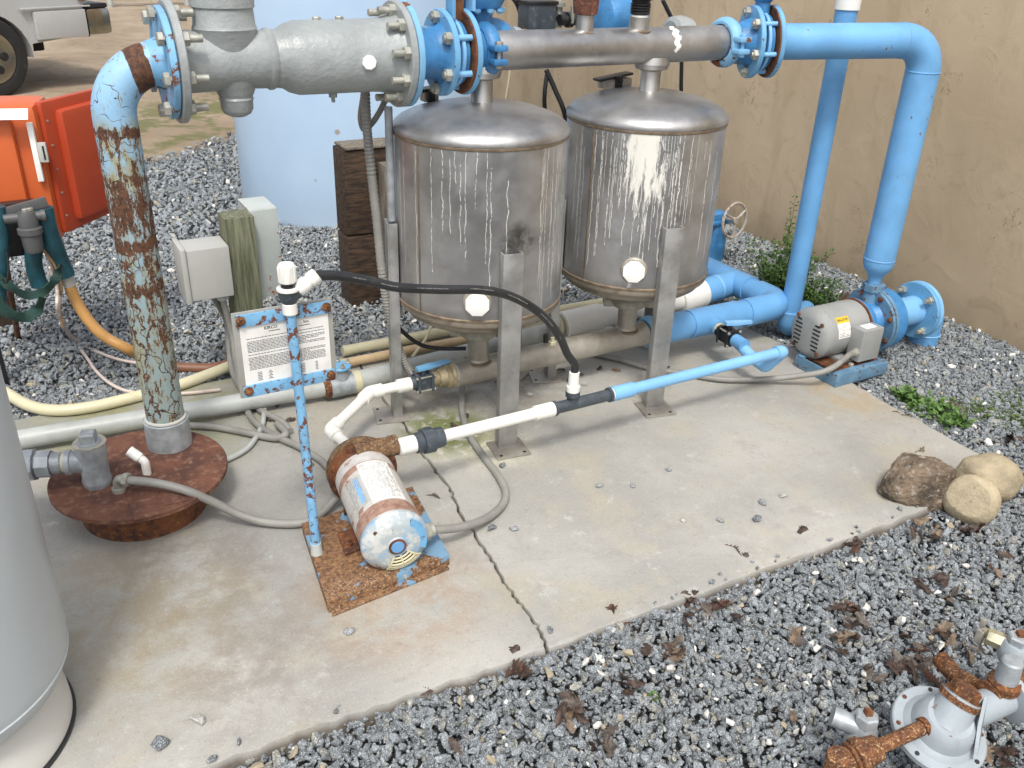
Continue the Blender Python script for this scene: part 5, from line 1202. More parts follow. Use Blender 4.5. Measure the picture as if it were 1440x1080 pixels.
# conduits hanging from the grey valve flange
fx = [YP(513, 120, 2.86), YP(516, 180, 2.87), YP(522, 240, 2.87), YP(530, 310, 2.86), YP(537, 380, 2.84), YP(545, 430, 2.84), YP(556, 475, 2.84), YP(570, 512, 2.82), YP(590, 540, 2.80)]
pp = spline(fx, 22)
single('flexible_conduit', MB().tube(pp, [.0168 if i % 2 else .0146 for i in range(len(pp))], 14), 'conduit', 'grey ribbed conduit hanging from the grey valve down to the slab', 'conduit')
pp = [YP(511, 135, 2.9), YP(507, 165, 2.9), YP(512, 182, 2.9), YP(524, 172, 2.9), YP(535, 155, 2.88), YP(542, 140, 2.86)]
single('conduit', MB().tube(spline(pp), .010, 12), 'conduit', 'small grey cable loop hanging under the outlet flange of the grey valve', 'cable')
a = YP(546, 150, 2.82); b = YP(551, 310, 2.82); single('support_rod', MB().cyl(a, Vector((a.x, 2.82, b.z)), .0135, seg=16), 'galvanised', 'thin galvanised rod under the flange left of the left tank', 'rod')
for lab, pth, r_, mt in (('black cable hanging between the two steel tanks', [YP(770, 100, 3.0), YP(766, 130, 3.0), YP(767, 160, 3.02), YP(778, 230, 3.03)], .0085, 'rubber'),
                     ('long black cable running down between the steel tanks to the slab', [YP(768, 98, 3.0), YP(780, 125, 2.98), YP(795, 165, 2.95), YP(799, 230, 2.93), YP(796, 330, 2.93), YP(786, 390, 2.93), YP(779, 440, 2.92), YP(776, 470, 2.9)], .0095, 'rubber'),
                     ('black cable on the wall side behind the manifold end', [YP(932, 0, 3.1), YP(950, 40, 3.1), YP(958, 80, 3.1), YP(958, 128, 3.12), YP(962, 200, 3.2)], .0085, 'rubber'),
                     ('black cable slanting in from the top behind the solenoid box', [YP(718, -6, 3.0), YP(728, 10, 3.0), YP(735, 40, 3.0)], .006, 'rubber'),
                     ('thin dark wire left of the cables behind the left tank', [YP(722, 60, 3.1), YP(717, 100, 3.1), YP(711, 140, 3.1)], .0035, 'pvc_cream'),
                     ('black cable sagging from the left tank leg to the manifold', [YP(548, 440, 2.86), YP(562, 462, 2.88), YP(590, 484, 2.88), YP(620, 490, 2.86), YP(655, 490, 2.83)], .008, 'rubber'),
                     ('black drip line on the gravel behind the blue header', [G(1040, 398, -.03), G(1065, 388, -.03), G(1095, 378, -.03), G(1130, 372, -.03)], .006, 'rubber')):
    single('cable', MB().tube(spline(pth), r_, 12), mt, lab, 'cable')
q = YP(551, 424, 2.85); single('clamp_block', MB().box(q+V3(.015, 0, -.03), (.045, .03, .06), bev=.004).cyl(q+V3(.015, -.015, -.03), q+V3(.015, -.022, -.03), .010), 'pvc_pale', 'small grey clamp block on the back leg of the left tank', 'clamp')

# orange enclosure on its dark stand
def shell_box(c, size, ax, r): return MB().box(c, size, ax, r)
ox = Vector((.965, -.26, 0)).normalized(); oy = Z1.cross(ox)
O0 = YP(47, 148, 3.75)                                          # top right corner of the case
wB, hB, dB = .42, .52, .24
cB = O0-ox*(wB*.5)-Z1*(hB*.5)+oy*(dB*.5)
t = thing('control_case', 'open orange plastic control case with a red orange lid on the left', 'control box', cB-Z1*hB*.5)
part('case_body', MB().box(cB, (wB, dB, hB), (ox, oy, Z1), .028), 'orange', t)
part('case_panel', MB().box(cB-oy*(dB*.5+.012)-ox*.03, (wB-.10, .04, hB-.08), (ox, oy, Z1), .018), 'orange', t)
part('warning_label', MB().box(O0+V3(-.10, -.035, -.020)+ox*-.0, (.155, .0015, .045), (ox, (oy+Z1*-.9).normalized(), (Z1+oy*.9).normalized())), 'paper', t)
wl_ = (oy+Z1*-.9).normalized(); m = MB(); rr = random.Random(4)
for k in range(3):
    x_ = -.07
    while x_ < .065: m.box(O0+V3(-.10, -.035, -.020)+ox*x_+(Z1+oy*.9).normalized()*(.012-k*.011)-wl_*-.0012, (.005, .0006, .004), (ox, wl_, (Z1+oy*.9).normalized())); x_ += rr.choice((.007, .008, .012))
part('print', m, 'pale_ink', t)
lt = O0+ox*-.006-oy*.0+Z1*-.07
lp = part('latch_plate', MB().box(O0+ox*-.022-oy*.016-Z1*.165, (.020, .02, .215), (ox, oy, Z1), .003), 'plug_white', t)
part('latch_hook', MB().box(O0+ox*.004-oy*.020-Z1*.165, (.030, .018, .072), (ox, oy, Z1), .003), 'box_grey', lp)
part('latch_gap', MB().box(O0+ox*.009-oy*.0305-Z1*.165, (.006, .002, .05), (ox, oy, Z1)), 'dark_void', lp)
lA, lB = YP(49, 149, 3.78), YP(135, 128, 4.05); lC = YP(92, 337, 3.80)
ld = Vector((lB.x-lA.x, lB.y-lA.y, 0)).normalized(); ln_ = Z1.cross(ld)
hL = .50; wL = (lB-lA).length+.13
lc_ = Vector((lA.x, lA.y, 0))+ld*(wL*.5+.01)+Z1*(O0.z+.005-hL*.5)
lid = part('lid', MB().box(lc_, (wL, .035, hL), (ld, ln_, Z1), .016), 'red_orange', t)
part('lid_panel', MB().box(lc_-ln_*.024+ld*.02, (wL-.085, .055, hL-.075), (ld, ln_, Z1), .026), 'red_orange', t)
for k in range(5): part('rivet', MB().cyl(lc_-ld*(wL*.5-.018)-ln_*.017+Z1*(hL*(.36-k*.18)), lc_-ld*(wL*.5-.018)-ln_*.021+Z1*(hL*(.36-k*.18)), .0042, seg=10), 'zinc', lid)
# stand, black housing, grey trap, taped pipes and strap below it
q = YP(20, 330, 3.62)
t = thing('steel_stand', 'dark rusty steel upright carrying the orange control case', 'stand', (.0, 3.75, -.08))
part('upright', MB().box((q.x-.16, 3.84, .2), (.035, .05, .62), bev=.004), 'black_paint', t)
part('angle_bracket', MB().box(YP(30, 296, 3.58)+V3(-.04, 0, 0), (.26, .015, .036), (V3(1, .05, .18).normalized(), Y1, V3(-.18, 0, 1).normalized()), .002), 'trap_grey', t)
part('back_plate', MB().box(YP(15, 322, 3.68), (.20, .05, .20), bev=.006), 'black_plastic', t)
q = YP(38, 305, 3.56)
t = thing('pipe_trap', 'grey plastic pipe fitting hanging below the orange case', 'pipe fitting', q-Z1*.12)
part('fitting_body', MB().lathe(q+Z1*.02, -Z1, [(0, .028), (.02, .036), (.055, .034), (.06, .042), (.08, .042), (.084, .036), (.14, .033), (.150, .028)], 36), 'trap_grey', t)
part('side_arm', MB().cyl(q-X1*.075, q+X1*.055, .017).cyl(q+X1*.045, q+X1*.060, .021), 'trap_grey', t)
part('screw', MB().hexa(q+Z1*.02, Z1, .014, .010).hexa(q+Z1*.022+X1*.016, Z1, .010, .010), 'zinc', t)
pp = [YP(60, 292, 3.60), YP(66, 320, 3.60), YP(78, 352, 3.62), YP(92, 386, 3.64)]
t = thing('taped_pipe', 'teal taped pipe slanting down from the orange case', 'pipe', pp[-1])
part('tape_wrap', MB().tube(spline(pp), [.036]*8+[.035]*8+[.034]*9, 24), 'teal_tape', t)
part('white_band', MB().tube([pp[-1], pp[-1].lerp(YP(98, 400, 3.65), 1.0)], .0245, 24), 'box_grey', t)
h0 = YP(96, 397, 3.65)
hp = [h0, YP(108, 425, 3.64), YP(128, 455, 3.62), YP(150, 475, 3.6), YP(182, 492, 3.58), G(205, 506, .02), G(235, 514, .01)]
single('tan_hose', MB().tube(spline(hp), .0215, 18), 'hose_tan', 'tan orange hose curving down behind the rusty riser', 'hose')
hp = [G(228, 514, .0), G(260, 517, -.005), G(300, 517, -.01), G(335, 508, -.02)]
single('brown_pipe', MB().tube(spline(hp), .022, 18), 'conduit_brown', 'brown pipe on the gravel right of the rusty riser', 'pipe')
single('taped_pipe', MB().tube(spline([YP(47, 352, 3.62), YP(48, 375, 3.62), YP(56, 402, 3.62)]), .030, 22), 'teal_tape', 'short teal taped stub right below the grey fitting', 'pipe')
single('taped_pipe', MB().tube(spline([YP(-4, 290, 3.58), YP(2, 340, 3.58), YP(0, 400, 3.6), YP(-4, 430, 3.6)]), .026, 22), 'teal_tape', 'dark teal taped pipe at the very left edge', 'pipe')
def ribbon(pts, w_, th, name, mat, label, cat):
    P_s = spline(pts, 10); m = MB(); vs = []; fs = []; n = len(P_s); rr = random.Random(2)
    for i, p in enumerate(P_s):
        d_ = (P_s[min(i+1, n-1)]-P_s[max(i-1, 0)]).normalized(); a = .35*math.sin(i*.3)
        up = (Z1*math.cos(a)+Y1*math.sin(a)); up = (up-d_*up.dot(d_)).normalized(); nn = d_.cross(up)
        ww = w_*(1+.10*math.sin(i*.9))
        for u, v in ((-1, -1), (1, -1), (1, 1), (-1, 1)): vs.append(p+up*u*ww*.5+nn*v*th*.5)
    for i in range(n-1):
        for k in range(4): fs.append((4*i+k, 4*i+(k+1) % 4, 4*i+4+(k+1) % 4, 4*i+4+k))
    fs += [(0, 1, 2, 3), (4*n-4, 4*n-3, 4*n-2, 4*n-1)]
    single(name, m.add(vs, fs), mat, label, cat)
ribbon([YP(-8, 388, 3.55), YP(14, 402, 3.55), YP(34, 414, 3.54), YP(58, 412, 3.54), YP(74, 398, 3.55), YP(82, 384, 3.56), YP(86, 372, 3.58)], .034, .004, 'strap', 'green_strap', 'dark green fabric strap looping under the orange case, upper loop', 'strap')
ribbon([YP(-8, 420, 3.52), YP(12, 440, 3.52), YP(34, 446, 3.52), YP(52, 436, 3.52), YP(60, 418, 3.53)], .042, .004, 'strap', 'green_strap', 'dark green fabric strap hanging lowest under the orange case', 'strap')
for lab, pth, r_, mt in (('white cable reaching from the cables to behind the riser base', [YP(62, 350, 3.62), YP(74, 378, 3.62), YP(84, 410, 3.62), YP(84, 445, 3.62), G(108, 480, -.03), G(150, 500, -.02), G(190, 510, -.02), G(240, 512, -.02)], .0065, 'cable_white'),
                     ('pale cable curving over the gravel toward the grey pipe', [YP(70, 378, 3.60), YP(80, 405, 3.60), YP(82, 440, 3.60), G(100, 474, -.03), G(120, 500, -.02), G(138, 525, -.015), G(165, 545, .012), G(200, 553, .012), G(260, 553, .012), G(310, 548, .012)], .0065, 'cable_white'),
                     ('brown cable looping beside the taped pipe', [YP(60, 350, 3.6), YP(76, 372, 3.6), YP(86, 400, 3.61), YP(84, 430, 3.61), YP(88, 460, 3.61)], .005, 'cable_brown'),
                     ('thin black wire hanging below the grey fitting', [YP(9, 352, 3.55), YP(12, 378, 3.55), YP(8, 398, 3.55), YP(3, 392, 3.55)], .0035, 'rubber')):
    single('cable', MB().tube(spline(pth), r_, 10), mt, lab, 'cable')
# cream hose on the back of the slab
hp = [G(-60, 520, .03), G(0, 548, .025), G(40, 570, .022), G(80, 577, .022), G(130, 572, .022), G(190, 558, .022), G(250, 542, .022), G(300, 524, .022), G(335, 510, .022)]
single('cream_hose', MB().tube(spline(hp), .0225, 20), 'pvc_cream', 'thick cream hose curving across the back edge of the slab', 'hose')
# dark block of old wood at far left with rusty rod
q = G(8, 470, -.08); single('old_stump', MB().box(q+V3(-.02, .03, .12), (.13, .12, .26), bev=.02), 'wood_dark', 'dark rough stump at the left edge under the orange case', 'stump')
single('steel_rod', MB().cyl(G(26, 478, -.06), YP(8, 370, 3.85), .012, seg=12), 'rust_red', 'rusty red rod leaning beside the dark stump', 'rod')

# hand wheel gate valve by the wall
hw = YP(1033, 310, 3.70)
t = thing('gate_valve', 'blue gate valve with a pale rusty handwheel by the wall', 'valve', (hw.x-.10, 3.72, -.06))
vwd = Vector((.13, -.98, .05)).normalized()
wh_ = MB(); x, y, z = frame(vwd); ring = [hw+(x*math.cos(a)+y*math.sin(a))*.100 for a in [2*PI*k/40 for k in range(41)]]
wh_.tube(ring, .0085, 10, caps=False); wh_.cyl(hw-vwd*.012, hw+vwd*.014, .018, seg=16)
for k in range(3):
    a = 2*PI*k/3+.5; wh_.tube([hw, hw+(x*math.cos(a)+y*math.sin(a))*.045+vwd*.006, hw+(x*math.cos(a)+y*math.sin(a))*.098], .0075, 8)
part('handwheel', wh_, 'handwheel', t)
part('stem', MB().cyl(hw, hw-vwd*.10, .010, seg=12), 'handwheel', t)
hb_ = hw-vwd*.13
part('bonnet', MB().box(hb_, (.11, .09, .05), bev=.008).box(hb_-Z1*.025, (.15, .12, .02), bev=.004), 'blue_cast', t)
part('valve_body', MB().lathe(hb_-Z1*.03, -Z1, [(0, .05), (.05, .055), (.11, .07), (.26, .07)], 32), 'blue_cast', t)

# ---- bottom right regulator assembly
def R_(px, py, z): return G(px, py, z)
ra, rb_ = R_(1215, 1060, .085), R_(1445, 955, .115)
rd = (rb_-ra); rd.normalize()
t = thing('gas_regulator', 'pale grey disc shaped regulator on rusty pipe in the bottom right corner', 'regulator', (1.70, .76, -.05))
rc_ = R_(1326, 1020, .115); rn = Vector((-.10, -.30, 1)).normalized()
part('lower_bowl', MB().lathe(rc_-rn*.075, rn, [(0, .050), (.02, .070), (.035, .092), (.040, .094)], 64), 'regulator', t)
part('diaphragm_rim', MB().lathe(rc_-rn*.036, rn, [(0, .101), (.003, .106), (.016, .106), (.019, .103)], 72), 'regulator', t)
part('upper_bowl', MB().lathe(rc_-rn*.018, rn, [(0, .084), (.008, .078), (.014, .070), (.034, .066), (.052, .058), (.060, .050)], 64), 'regulator', t)
x, y, z = frame(rn)
for k in range(8):
    a = 2*PI*k/8+.2; qq = rc_-rn*.018+(x*math.cos(a)+y*math.sin(a))*.095; part('rim_screw', MB().hexa(qq, rn, .0055, .004), 'rust' if k % 3 else 'black_plastic', t)
hp_ = R_(1352, 980, .185)
part('spring_housing', MB().lathe(rc_+rn*.01, (hp_-rc_-rn*.01), [(0, .050), (.02, .046), (.05, .043), (.075, .043)], 40), 'regulator', t)
sd_ = (hp_-rc_).normalized()
part('vent_tube', MB().cyl(rc_+rd*.05+rn*.0, rc_+rd*.20-rn*.005, .037, seg=36), 'regulator', t)
part('side_flange', MB().lathe(rc_+rd*.195-rn*.005, rd, [(0, .040), (.004, .062), (.02, .062), (.022, .05)], 44), 'regulator', t)
m = MB(); sd2 = rn.cross(rd); fin = [rc_+rn*.0+sd2*-.085+rd*.01, rc_+rn*.045+sd2*-.04+rd*.04, rc_+rn*.085+rd*.075, rc_+rn*.0+rd*.095]; m.prism(fin, (rd-sd2*.3).normalized()*.010); part('web', m, 'regulator', t)
t = thing('pipe_plug', 'rusty hexagonal cap on top of the pale grey regulator', 'pipe plug', hp_)
part('cap_body', MB().lathe(hp_-sd_*.012, sd_, [(0, .046), (.012, .044), (.018, .040)], 32).hexa(hp_+sd_*.004, sd_, .034, .026, .3), 'rust_orange', t)
t = thing('rusty_pipe', 'flaking rusty pipe stub entering the left side of the regulator', 'pipe', R_(1290, 1040, -.05))
p1_, p2_ = R_(1232, 1052, .10), R_(1300, 1022, .13); pd = (p2_-p1_).normalized()
part('nipple', MB().cyl(p1_, p2_, .0165, seg=28), 'rust_flaky', t)
part('collar', MB().cyl(p2_-pd*.006, p2_+pd*.006, .022, seg=28), 'rust_orange', t)
part('union', MB().lathe(p1_-pd*.055, pd, [(0, .034), (.003, .040), (.022, .040), (.024, .034), (.030, .034), (.033, .032), (.060, .028), (.064, .02)], 10), 'rust_flaky', t)
p0_ = p1_-pd*.055
t = thing('rusty_elbow', 'thick rusty pipe elbow in the bottom right at the frame edge', 'pipe fitting', p0_-Z1*.1)
part('elbow_body', MB().tube(bend([p0_+pd*.01, p0_-pd*.045, p0_-pd*.045+V3(-.03, -.05, -.16)], .035, 8), .030, 28), 'rust_flaky', t)
part('ring_band', MB().lathe(p0_-pd*.012, pd, [(0, .031), (.003, .036), (.010, .036), (.012, .031)], 30), 'rust_orange', t)
part('top_boss', MB().lathe(p0_-pd*.045+Z1*.015, V3(-.1, -.1, 1), [(0, .028), (.018, .026), (.022, .018)], 28), 'rust_flaky', t)
q = R_(1212, 1035, .085); v2 = R_(1222, 1004, .14)
t = thing('shutoff_valve', 'grey shutoff valve with a rusty square stem left of the regulator', 'valve', q-Z1*.08)
vd_ = Vector((.06, .05, 1)).normalized()
part('valve_body', MB().lathe(q-Z1*.03, vd_, [(0, .036), (.03, .036), (.055, .029), (.075, .022)], 36).hexa(q+vd_*.036, vd_, .027, .028, .2), 'galvanised', t)
part('stem', MB().hexa(q+vd_*.064, vd_, .011, .014, .4, 4), 'rust', t)
part('side_outlet', MB().cyl(q+vd_*.02, q+vd_*.02+V3(-.045, .055, .012), .023, seg=28), 'galvanised', t)
for (px, py, lab, s) in ((1418, 985, 'rusty pipe run with a grey nipple at the right edge behind the regulator', 1),):
    a, b = R_(1388, 978, .135), R_(1470, 932, .15); dd = (b-a).normalized()
    t = thing('rusty_run', lab, 'pipe', a-Z1*.15)
    part('pipe_body', MB().cyl(a, b, .026, seg=30), 'rust_orange', t)
    part('flare', MB().lathe(a-dd*.004, dd, [(0, .022), (.002, .036), (.012, .036), (.03, .028)], 30), 'rust_orange', t)
    c = R_(1412, 962, .165); part('riser_socket', MB().lathe(c-Z1*.01, Z1, [(0, .036), (.02, .037), (.026, .032)], 30), 'rust_orange', t)
    part('nipple', MB().lathe(c+Z1*.01, Z1, [(0, .027), (.06, .024), (.065, .02)], 30), 'galvanised', t)
    e_ = R_(1350, 965, .12); part('branch', MB().cyl(a.lerp(b, .05), R_(1335, 942, .09), .018, seg=24), 'rust_flaky', t)
    part('branch_end', MB().cyl(R_(1345, 952, .09), R_(1322, 926, .085), .022, seg=26, ch=.002), 'rust_orange', t)
q = R_(1428, 912, .20)
t = thing('meter_cock', 'grey valve with a hexagonal head at the right edge above the regulator', 'valve', q-Z1*.2)
part('valve_body', MB().lathe(q-Z1*.045, Z1, [(0, .026), (.02, .036), (.05, .036), (.065, .028)], 36), 'regulator', t)
part('hex_head', MB().hexa(q+Z1*.015, Z1, .026, .026, .3), 'galvanised', t); part('stem', MB().hexa(q+Z1*.04, Z1, .012, .012, .2, 4), 'rust', t)
s1_ = q+V3(-.03, .055, .0); part('side_nut', MB().hexa(q+V3(-.005, .02, 0), V3(-.5, .86, .1), .021, .045, .2), 'zinc_yellow', t)
t = thing('thumb_screw', 'small tarnished key on the side nut of the right edge valve', 'tap key', q+V3(-.03, .07, 0))
k0 = R_(1396, 893, .20); part('key_shaft', MB().cyl(k0+V3(.01, -.03, 0), k0+V3(-.005, .02, .0), .010, seg=16), 'brass_old', t); part('key_blade', MB().box(k0+V3(-.012, .022, -.018), (.012, .02, .04), bev=.004).box(k0+V3(.0, .03, .015), (.014, .012, .025), bev=.004), 'coupling_grey', t)

# ---- three boulders
def rock(name, c, size, mat, label, seed, rough=.12, sub=4, flat=0, rz=0, cuts=0):
    r_ = random.Random(seed); bm = bmesh.new(); bmesh.ops.create_icosphere(bm, subdivisions=sub, radius=1)
    ph = [Vector((r_.gauss(0, 1), r_.gauss(0, 1), r_.gauss(0, 1))) for _ in range(5)]
    cutp = [(Vector((r_.gauss(0, 1), r_.gauss(0, 1), abs(r_.gauss(0, 1))*.8)).normalized(), r_.uniform(.56, .80) if cuts > 9 else r_.uniform(.66, .86)) for _ in range(cuts)]
    if cuts > 9: cutp = [(Vector((n_.x, n_.y, n_.z*.45)).normalized(), d_) for n_, d_ in cutp]+[(Vector((.15, .1, 1)).normalized(), .62), (Vector((-.4, -.3, .8)).normalized(), .70)]
    from mathutils import noise as MN
    for v in bm.verts:
        p = v.co.normalized(); k = 1+sum(math.sin(ph[i].dot(p)*(1.5+i)+i)*rough/(1+i) for i in range(5)); q = p*k
        for n_, d_ in cutp:
            e = q.dot(n_)-d_
            if e > 0: q -= n_*e*.93
        q *= 1+(.05 if cuts > 9 else .018)*MN.fractal(p*3.1+Vector((seed, 0, 0)), 1.0, 2.0, 5)+(.03 if cuts > 9 else .008)*MN.fractal(p*9+Vector((0, seed, 0)), .8, 2.0, 4)
        v.co = q
    R = Matrix.Rotation(rz, 3, 'Z'); bm.verts.index_update()
    vs = [Vector(c)+R @ Vector((v.co.x*size[0], v.co.y*size[1], v.co.z*size[2])) for v in bm.verts]
    single(name, MB().add(vs, [[v.index for v in f.verts] for f in bm.faces]), mat, label, 'rock', sharp=28 if cuts else 60); bm.free()
q = G(1293, 672, .07); rock('boulder', Vector((q.x, q.y, .062)), (.142, .108, .108), 'rock_brown', 'angular dark brown boulder on the corner of the slab', 21, .06, 6, rz=-.45, cuts=12)
q = G(1390, 668, .06); rock('boulder', Vector((q.x+.01, q.y, .045)), (.112, .086, .085), 'rock_tan', 'rounded tan boulder farthest right beside the slab corner', 5, .05, 6, rz=-.6, cuts=1)
q = G(1369, 700, .06); rock('boulder', Vector((q.x, q.y, .040)), (.062, .088, .094), 'rock_tan_light', 'smooth yellowish tan boulder nearest, in front of the other two', 9, .06, 6, rz=.25, cuts=2)

# ---- loose stones on the slab
ST = stone_templates(4, 20, 17)
protos = []
def loose(px, py, s, k, label, mat='gravel'):
    tv, tf = ST[k % 4]; q = G(px, py, 0); me = bpy.data.meshes.new('loose_stone')
    me.from_pydata([(v[0]*s*1.2, v[1]*s, v[2]*s*.75) for v in tv.tolist()], [], tf.tolist()); me.shade_flat(); at = me.attributes.new('stone', 'FLOAT_COLOR', 'POINT')
    cc = {'dark': (.10, .11, .12), 'mid': (.22, .23, .235), 'pale': (.42, .40, .36), 'white': (.62, .61, .57)}[mat]
    at.data.foreach_set('color', np.tile(np.array([*cc, 1], np.float32), len(tv))); me.materials.append(M['gravel'])
    o = bpy.data.objects.new('loose_stone', me); COL.objects.link(o); o.location = (q.x, q.y, s*.45); o.rotation_euler = (0, 0, k*1.3)
    tag(o, label, 'stone', 'loose stones lying on the slab')
LS = [(843, 684, .014, 'mid', 'grey stone alone on the slab right of the left tank leg'), (890, 685, .012, 'mid', 'grey stone second right of the left tank leg'), (940, 662, .012, 'mid', 'grey stone on mid slab below the blue line'),
      (961, 733, .014, 'pale', 'pale round stone on the open slab'), (1013, 733, .013, 'mid', 'slim stone right of the pale round one'), (1064, 732, .019, 'dark', 'dark oval stone left of the dead leaf'),
      (1072, 708, .018, 'mid', 'grey stone just above the dark oval stone'), (1101, 699, .017, 'pale', 'pale speckled stone left of the boulders'), (1240, 691, .015, 'white', 'white speckled chip touching the brown boulder'),
      (722, 745, .015, 'mid', 'grey stone right of the crack near the conduit bend'), (692, 745, .018, 'dark', 'dark stone below the conduit bend'), (740, 716, .006, 'pale', 'tiny chip near the conduit bend'),
      (491, 890, .016, 'mid', 'grey stone in front of the pump base'), (471, 853, .016, 'mid', 'stone touching the corner of the pump base'), (279, 1016, .021, 'pale', 'white speckled stone at bottom left of the slab'),
      (226, 1048, .024, 'dark', 'grey speckled stone lowest on the slab'), (745, 556, .014, 'pale', 'pale stone behind the left tank leg'), (822, 541, .015, 'pale', 'pale stone under the drain manifold'),
      (773, 888, .013, 'dark', 'dark pebble at the front end of the crack'), (437, 655, .014, 'dark', 'dark stone left of the pump union'), (706, 656, .015, 'dark', 'dark clod by the left tank foot plate')]
for i, (a, b, s, mt, lab) in enumerate(LS): loose(a, b, s, i, lab, mt)

# ---- dead oak leaves
def leaf_mesh(seed, L=.038):
    r_ = random.Random(seed); n = 15; cl = []; lobes = [.15, .5, .28, .85, .38, 1.0, .42, .95, .36, .7, .30, .5, .2, .1, 0]
    bend_ = r_.uniform(-1.3, 1.5); tw = r_.uniform(-.9, .9); vs = []; fs = []
    for i in range(n):
        u = i/(n-1); x = (u-.5)*2*L; w_ = (.06+lobes[i]*.62)*L*r_.uniform(.85, 1.1)
        z0 = bend_*.30*L*(1-math.cos((u-.5)*2.6))
        for s_ in (-1, -.5, 0, .5, 1):
            zz = z0+abs(s_)*w_*(.55*math.sin(seed+1)+.35*math.sin(u*7+seed))+tw*s_*w_*(u-.3)
            vs.append((x+abs(s_)*w_*.25*(1 if i % 2 else -.2), s_*w_, zz+r_.uniform(-.0008, .0008)))
    for i in range(n-1):
        for k in range(4): a = i*5+k; fs.append((a, a+1, a+6, a+5))
    k0 = len(vs); vs += [(L, .0006, 0), (L, -.0006, 0), (L*1.5, 0, .003)]; fs.append((k0, k0+1, k0+2))
    me = bpy.data.meshes.new('dead_leaf'); me.from_pydata(vs, [], fs); me.polygons.foreach_set('use_smooth', [True]*len(me.polygons)); return me
LM = {}
mats_ = ['leaf_brown', 'leaf_red', 'leaf_tan', 'leaf_grey']
for mi in range(4):
    for k in range(5):
        me = leaf_mesh(mi*5+k+1); me.materials.append(M[mats_[mi]]); LM[(mi, k)] = me
LC = [(975, 850, 42, 5), (1010, 855, 30, 4), (935, 915, 40, 6), (885, 965, 26, 4), (800, 1000, 40, 7), (850, 1045, 30, 3), (1190, 862, 46, 8), (1185, 905, 34, 5), (1320, 905, 48, 8), (1290, 940, 44, 8), (1235, 950, 34, 2), (1300, 818, 36, 4),
      (1340, 845, 26, 2), (1200, 770, 22, 4), (1310, 745, 30, 5), (1360, 745, 26, 4), (1120, 880, 36, 2), (735, 945, 30, 3), (1290, 640, 10, 1), (1030, 785, 20, 2), (1420, 620, 26, 4), (1345, 580, 24, 3), (640, 1060, 26, 1), (1410, 1060, 26, 4), (870, 860, 26, 3), (590, 985, 40, 1), (1400, 800, 30, 2), (1100, 1010, 50, 2), (1190, 415, 14, 2), (1265, 585, 10, 1)]
cn = ['dark brown', 'reddish brown', 'light tan', 'grey brown']
li = 0; used = set()
spotname = {0: 'among the leaves by the slab edge', 1: 'by the slab edge', 2: 'in the middle of the gravel', 3: 'in the mid gravel', 4: 'at the lower middle of the gravel'}
for ci, (cx, cy, sp_, n) in enumerate(LC):
    for k in range(int(n*1.35+.5)):
        px, py = cx+RNG.normal(0, sp_*.40), cy+RNG.normal(0, sp_*.28); q = G(px, py, -.014)
        mi = int(RNG.choice([0, 0, 0, 0, 1, 2, 3, 3])); o = bpy.data.objects.new('dead_leaf', LM[(mi, int(RNG.integers(0, 5)))]); COL.objects.link(o)
        o.location = (q.x, q.y, q.z+RNG.uniform(.004, .012)); o.rotation_euler = (RNG.normal(0, .45), RNG.normal(0, .45), RNG.uniform(0, 2*PI)); s_ = RNG.uniform(.5, 1.0); o.scale = (s_, s_*RNG.uniform(.8, 1.1), s_)
        tag(o, cn[mi]+' curled oak leaf lying on the grey gravel', 'leaf', 'dead '+cn[mi]+' oak leaves on the gravel')
for px, py, mi, lab in ((1130, 743, 0, 'dark crumpled leaf alone on the open slab'), (608, 696, 3, 'thin twig like dead leaf left of the crack'), (1275, 583, 3, 'dry leaf beside the green weed on the slab edge')):
    q = G(px, py, .006); o = bpy.data.objects.new('dead_leaf', LM[(mi, 2)]); COL.objects.link(o); o.location = q; o.rotation_euler = (.15, .1, 2.2 if mi else .3); o.scale = (.8, .75 if mi == 0 else .35, .8); tag(o, lab, 'leaf')

for i, (px, py) in enumerate(((790, 520), (815, 525), (842, 517), (868, 520), (800, 535), (700, 535), (640, 600), (1010, 470), (935, 515), (390, 570), (410, 590), (375, 590), (655, 585), (588, 505))):
    q = G(px, py, .006); mi = (0, 3, 0, 2)[i % 4]; o = bpy.data.objects.new('dead_leaf', LM[(mi, i % 5)]); COL.objects.link(o); o.location = q; o.rotation_euler = (.1*i % .4, .2, i*1.9); o.scale = (.6, .6, .6)
    tag(o, ('dark crumbled leaf litter bit on the slab near the pipes', 'x', 'x', 'x')[0] if mi != 2 else 'pale crumbled leaf litter bit on the slab near the pipes', 'leaf', 'dark leaf litter on the slab' if mi != 2 else 'pale leaf litter on the slab')

